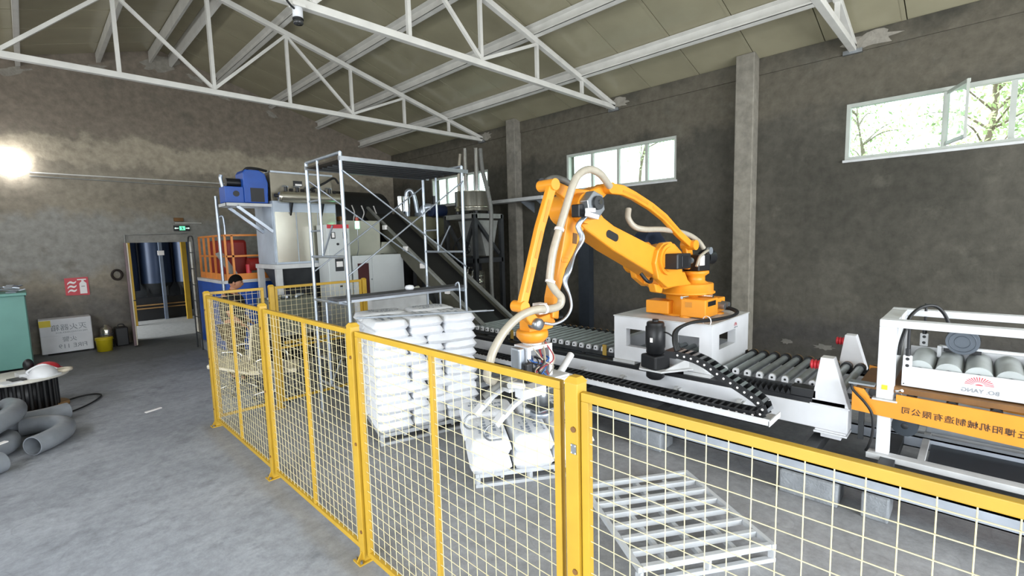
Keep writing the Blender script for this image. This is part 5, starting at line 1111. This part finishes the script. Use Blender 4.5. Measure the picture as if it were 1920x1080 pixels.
# cylindrical lamp under the middle truss
CL = thing('hanging_lamp', 'white cylindrical lamp with a black ring hanging under the middle truss', 'lamp', (2.4, 5.66, 4.66))
MB().lathe([(.0, 4.70), (.045, 4.69), (.055, 4.70), (.055, 4.735), (.0, 4.735)], (2.4, 5.66, 0), 18).build('lens', M('dark_lens', '3A3A3A', .2), CL); MB().lathe([(.058, 4.735), (.06, 4.745), (.058, 4.755), (.0, 4.755)], (2.4, 5.66, 0), 18).build('ring', black, CL); MB().lathe([(.0, 4.755), (.055, 4.755), (.055, 4.86), (.05, 4.87), (.0, 4.87)], (2.4, 5.66, 0), 18).build('body', white, CL)
MB().box(2.33, 2.47, 5.6, 5.72, 4.87, 4.905).build('bracket', truss_w, CL); MB().tube([(2.36, 5.64, 4.84), (2.30, 5.60, 4.85), (2.24, 5.58, 4.90), (2.22, 5.58, 4.97)], .012, 6).build('lead', rubber, CL)

# beyond the doorway
for i, (x, y, r_, lb) in enumerate([(2.0, 19.1, .46, 'dark blue tank left beyond the doorway'), (2.93, 19.2, .44, 'dark blue tank in the middle beyond the doorway'), (3.8, 19.1, .40, 'dark blue tank right beyond the doorway')]):
    o = thing('blue_tank', lb, 'tank', (x, y, 0)); MB().cyl((x, y, 1.1 if i else .9), (x, y, 2.9), r_, 28).build('shell', blue_d, o); MB().cyl((x, y, .75), (x, y, 1.1), .25, 20, r_).build('cone', dark, o)
    for a in (.5, 2.1, 3.7, 5.3): MB().bar((x+r_*.8*math.cos(a), y+r_*.8*math.sin(a), 0), (x+r_*.8*math.cos(a), y+r_*.8*math.sin(a), 1.3), .06, .06).build('leg', dark, o)
for x, y, lb in ((2.06, 17.3, 'yellow post left beyond the doorway'), (3.42, 17.6, 'yellow post right beyond the doorway')): o = MB().box(x-(.03 if x < 3 else .065), x+(.03 if x < 3 else .065), y-.06, y+.06, 0, 2.4).build('yellow_post', fence_y, None, .005); tag(lift(o), lb, 'post')
o = MB().bar((2.93, 18.2, .0), (2.93, 18.2, 2.5), .13, .08, (1, 0, 0)).build('grey_post', M('grey_blue_post', '6A7484', .5)); tag(lift(o), 'grey blue steel post before the tanks beyond the doorway', 'post'); MB().box(2.85, 3.01, 18.1, 18.15, 2.0, 2.14).build('junction_box', signw, o)
o = thing('low_machine', 'low dark machine with brown slats beyond the doorway', 'machine', (3.0, 18.6, 0)); MB().box(2.2, 3.6, 18.3, 18.55, 0, .7).build('base', black, o); 
for z in (.56, .66): MB().box(2.2, 3.6, 18.25, 18.3, z-.2, z-.17).build('slat', wood, o)

# ================================================================== CHAIRS
def office_chair(loc, rz, lb, flat=False):
    t = thing('office_chair', lb, 'chair', loc, rz); m4 = Matrix.Translation(Vector(loc)) @ Matrix.Rotation(rz, 4, 'Z'); w_ = lambda x, y, z: m4 @ Vector((x, y, z))
    def ob(nm, c, hx, hy, hz, m, tilt=0., bev=.015, par=t):
        ex = m4.to_3x3() @ Vector((math.cos(tilt), 0, math.sin(tilt))); ey = m4.to_3x3() @ Vector((0, 1, 0)); return MB().obox(w_(*c), hx, hy, hz, ex, ey).build(nm, m, par, bev)
    ob('seat', (.02, 0, .47), .30, .28, .03, cream, -.04); ob('backrest', (-.52, 0, .55) if flat else (-.30, 0, .78), .02, .25, .26, cream, 1.25 if flat else .12)
    MB().tube([w_(-.1, 0, .42), w_(-.3, 0, .43), w_(-.36, 0, .46), w_(-.42, 0, .51)], .018, 8).build('back_stem', chrome, t)
    for s in (-1, 1): MB().tube([w_(-.12, .27*s, .44), w_(-.18, .28*s, .62), w_(-.05, .28*s, .67), w_(.14, .28*s, .64), w_(.17, .27*s, .46)], .016, 8).build('armrest', chrome, t)
    MB().cyl(w_(0, 0, .12), w_(0, 0, .44), .025, 12).build('gas_lift', chrome, t)
    for k in range(5):
        a = 2*math.pi*k/5+.4; e = (.29*math.cos(a), .29*math.sin(a))
        lg = MB().tube([w_(0, 0, .13), w_(e[0]*.6, e[1]*.6, .11), w_(e[0], e[1], .075)], .018, 8).build('base_spoke', chrome, t)
        MB().cyl(w_(e[0]-.014, e[1]-.01, .03), w_(e[0]+.014, e[1]+.01, .03), .03, 12).build('caster', black, lg)
    return t
office_chair((2.34, 7.14, 0), R(-25), 'cream office chair with chrome star base behind the narrow fence gate, its back folded flat', True)
office_chair((2.12, 7.98, 0), R(140), 'upright cream office chair behind the far corner fence post, before the man')

# ================================================================== PERSON
def skin_body(name, joints, edges, m, parent, sub=2):
    me = bpy.data.meshes.new(name); me.from_pydata([j[0] for j in joints], edges, []); o = bpy.data.objects.new(name, me); col.objects.link(o)
    s = o.modifiers.new('skin', 'SKIN'); s.use_smooth_shade = True
    for i, j in enumerate(joints): me.skin_vertices[0].data[i].radius = j[1] if isinstance(j[1], tuple) else (j[1], j[1])
    me.skin_vertices[0].data[0].use_root = True
    sb = o.modifiers.new('sub', 'SUBSURF'); sb.levels = sub; sb.render_levels = sub
    dg = bpy.context.evaluated_depsgraph_get(); nm = bpy.data.meshes.new_from_object(o.evaluated_get(dg)); bpy.data.objects.remove(o)
    nm.materials.clear(); nm.materials.append(m); nm.name = name; o = bpy.data.objects.new(name, nm); col.objects.link(o); o.parent = parent
    FR[o] = FR[parent]; return o
pl = (2.28, 8.72, 0); prz = R(-28)                                   # faces along local +x
PE = thing('person', 'man in a dark shirt and brown trousers standing behind the fence corner', 'person', pl, prz)
bj = [((0, 0, .93), (.13, .17)), ((.01, 0, 1.12), (.12, .16)), ((.02, 0, 1.30), (.13, .19)), ((.0, 0, 1.42), (.09, .14)), ((.03, 0, 1.49), .055), ((.07, 0, 1.56), .06),
      ((.0, .20, 1.38), .06), ((.03, .25, 1.12), .045), ((.20, .22, .95), .036), ((.0, -.20, 1.38), .06), ((.03, -.25, 1.12), .045), ((.20, -.22, .95), .036),
      ((.0, .10, .86), .095), ((.03, .11, .48), .062), ((-.02, .11, .09), .045), ((.14, .12, .04), .035),
      ((.0, -.10, .86), .095), ((.03, -.11, .48), .062), ((-.02, -.11, .09), .045), ((.14, -.12, .04), .035)]
be = [(0, 1), (1, 2), (2, 3), (3, 4), (4, 5), (3, 6), (6, 7), (7, 8), (3, 9), (9, 10), (10, 11), (0, 12), (12, 13), (13, 14), (14, 15), (0, 16), (16, 17), (17, 18), (18, 19)]
body = skin_body('body', bj, be, skin_m, PE)
grow = lambda r, k: tuple(x+k for x in r) if isinstance(r, tuple) else r+k
sj = [(bj[i][0], grow(bj[i][1], .035)) for i in (0, 1, 2, 3)]+[((.015, 0, 1.455), .075)]+[(bj[6][0], .09), ((.025, .24, 1.17), .082), (bj[9][0], .09), ((.025, -.24, 1.17), .082)]
skin_body('shirt', sj, [(0, 1), (1, 2), (2, 3), (3, 4), (3, 5), (5, 6), (3, 7), (7, 8)], shirt_m, PE)
pj = [((0, 0, .95), (.165, .21)), ((0, .10, .86), .13), ((.03, .11, .48), .10), ((-.02, .11, .10), .085), ((0, -.10, .86), .13), ((.03, -.11, .48), .10), ((-.02, -.11, .10), .085)]
skin_body('trousers', pj, [(0, 1), (1, 2), (2, 3), (0, 4), (4, 5), (5, 6)], pants_m, PE)
m4 = Matrix.Translation(Vector(pl)) @ Matrix.Rotation(prz, 4, 'Z'); w_ = lambda x, y, z: m4 @ Vector((x, y, z))
def head_mesh():
    mb = MB(); n, m = 24, 16; vs = []; hc = Vector((.095, 0, 1.625)); tl = R(-14)
    for i in range(m+1):
        a = -math.pi/2+math.pi*i/m
        for j in range(n):
            b = 2*math.pi*j/n; x, y, z = math.cos(a)*math.cos(b), math.cos(a)*math.sin(b), math.sin(a)
            rx, ry, rz_ = .098, .076, .118
            if z < 0: ry *= 1-.28*(-z)**1.5; rx *= 1-.12*(-z)
            px, py, pz = x*rx, y*ry, z*rz_
            if x > .3 and z < -.2: px += .014*(x-.3)
            f = math.exp(-((y/.16)**2))*math.exp(-(((z+.12)/.16)**2))*(x > .5); px += .030*f                      # nose
            f = math.exp(-(((abs(y)-.42)/.18)**2))*math.exp(-(((z-.06)/.10)**2))*(x > .4); px -= .010*f             # eye sockets
            f = math.exp(-((y/.30)**2))*math.exp(-(((z+.52)/.07)**2))*(x > .4); px += .006*f                       # lips
            q = Vector((px*math.cos(tl)-pz*-math.sin(-tl), py, pz)); q = Matrix.Rotation(-tl, 3, 'Y') @ Vector((px, py, pz)); vs.append(w_(*(hc+q)))
    return mb.add(vs, [(i*n+j, i*n+(j+1) % n, (i+1)*n+(j+1) % n, (i+1)*n+j) for i in range(m) for j in range(n)], True)
hd = head_mesh().build('head', skin_m, body)
mb = MB(); n, m = 24, 9; vs = []
for i in range(m+1):
    a = math.pi/2*i/m
    for j in range(n):
        b = 2*math.pi*j/n; low = -.12+.52*max(0, math.cos(b))**.6 if math.cos(b) > 0 else -.12-.25*(-math.cos(b))
        z = low+(1-low)*math.sin(a); rr = max(0, 1-z*z)**.5
        q = Matrix.Rotation(R(14), 3, 'Y') @ Vector((rr*math.cos(b)*.106-.004, rr*math.sin(b)*.084, z*.126+.002)); vs.append(w_(*(Vector((.095, 0, 1.625))+q)))
mb.add(vs, [(i*n+j, i*n+(j+1) % n, (i+1)*n+(j+1) % n, (i+1)*n+j) for i in range(m) for j in range(n)], True); mb.build('hair', hair_m, body)
for s in (-1, 1):
    MB().ball(w_(.185, .033*s, 1.625), .010, .010, .008, 10, 6).build('eye', black, body); MB().ball(w_(.085, .078*s, 1.61), .022, .012, .032, 10, 6).build('ear', skin_m, body)
    MB().bar(w_(.185, .018*s, 1.645), w_(.178, .05*s, 1.645), .008, .006).build('eyebrow', hair_m, body)
    for k in range(5):
        y = .22*s+(.018-.012*k)*1.0; bx_ = .20
        if k == 4: pts_ = [w_(.20, .22*s-.03*s, .93), w_(.235, .22*s-.045*s, .91), w_(.26, .22*s-.04*s, .89)]
        else: pts_ = [w_(.21, y, .93), w_(.255, y, .905), w_(.285-.006*abs(k-1), y, .87), w_(.285, y, .84+.005*abs(k-1))]
        MB().tube(pts_, [.010, .009, .008, .006], 7).build('finger', skin_m, body)
    MB().ball(w_(.205, .22*s, .94), .035, .034, .028, 10, 6).build('palm', skin_m, body)
    MB().ball(w_(.06, .115*s, .04), .13, .048, .05, 14, 8, -.75, 1).build('shoe', black, body)

# ================================================================== TREES outside the windows
def tree(x, y, h, cr, seed, lb, nb=22, nl=3200):
    rd = random.Random(seed); t = thing('tree', lb, 'tree', (x, y, -.21)); mb = MB()
    tr = [(x, y, -.21), (x+rd.uniform(-.2, .2), y+rd.uniform(-.2, .2), h*.35), (x+rd.uniform(-.4, .4), y+rd.uniform(-.4, .4), h*.7), (x+rd.uniform(-.5, .5), y+rd.uniform(-.5, .5), h)]
    mb.tube(tr, [.08, .07, .05, .02], 8); P_ = smooth_path(tr, 6); tips = []
    for k in range(nb):
        b = P_[rd.randint(4, len(P_)-1)]; a = rd.uniform(0, 6.28); d = Vector((math.cos(a), math.sin(a), rd.uniform(.0, .8))).normalized(); L_ = cr*rd.uniform(.5, 1)
        p = [b, b+d*L_*.5+Vector((0, 0, .1)), b+d*L_+Vector((0, 0, rd.uniform(-.2, .3)))]; mb.tube(p, [.025, .016, .008], 5); tips += [b.lerp(p[2], f) for f in (.4, .6, .8, 1)]
    mb.build('trunk', bark, t)
    mb = MB()
    for k in range(nl):
        c = rd.choice(tips)+Vector((rd.gauss(0, .28), rd.gauss(0, .28), rd.gauss(0, .22))); a = Vector((rd.gauss(0, 1), rd.gauss(0, 1), rd.gauss(0, 1))).normalized(); b = a.orthogonal().normalized(); s = rd.uniform(.04, .075)
        mb.add([c-a*s, c-b*s*.45, c+a*s, c+b*s*.45], [(0, 1, 2, 3)])
    mb.build('foliage', leaf, t, kind='stuff')
tree(12.6, .15, 6.2, 1.6, 1, 'slim tree with bare trunk seen through the open window at the right')
tree(15.5, -2.6, 6.8, 1.8, 2, 'pale green tree at the right edge of the right window')
tree(15.5, 8.6, 6.5, 1.9, 3, 'pale tree outside the right half of the middle window')
tree(16.0, 2.6, 5.2, 1.5, 4, 'pale green tree outside the left half of the right window', nl=2200)

# groups of look-alikes
GR = {'fence_post': 'yellow fence posts', 'mesh_fence': 'yellow wire mesh fences', 'purlin': 'roof purlins', 'roof_truss': 'roof trusses', 'concrete_block': 'concrete blocks under the track', 'pipe_bend': 'pile of grey pipe bends',
      'steel_pallet': 'white steel pallets', 'office_chair': 'cream office chairs', 'hard_hat': 'helmets on the reel table', 'blue_tank': 'tanks beyond the doorway', 'tree': 'trees outside the windows', 'control_cabinet': 'control cabinets', 'conduit': 'wall conduits', 'yellow_post': 'yellow posts beyond the doorway'}
for o in bpy.data.objects:
    k = o.name.split('.')[0]
    if o.parent is None and k in GR and 'label' in o: o['group'] = GR[k]
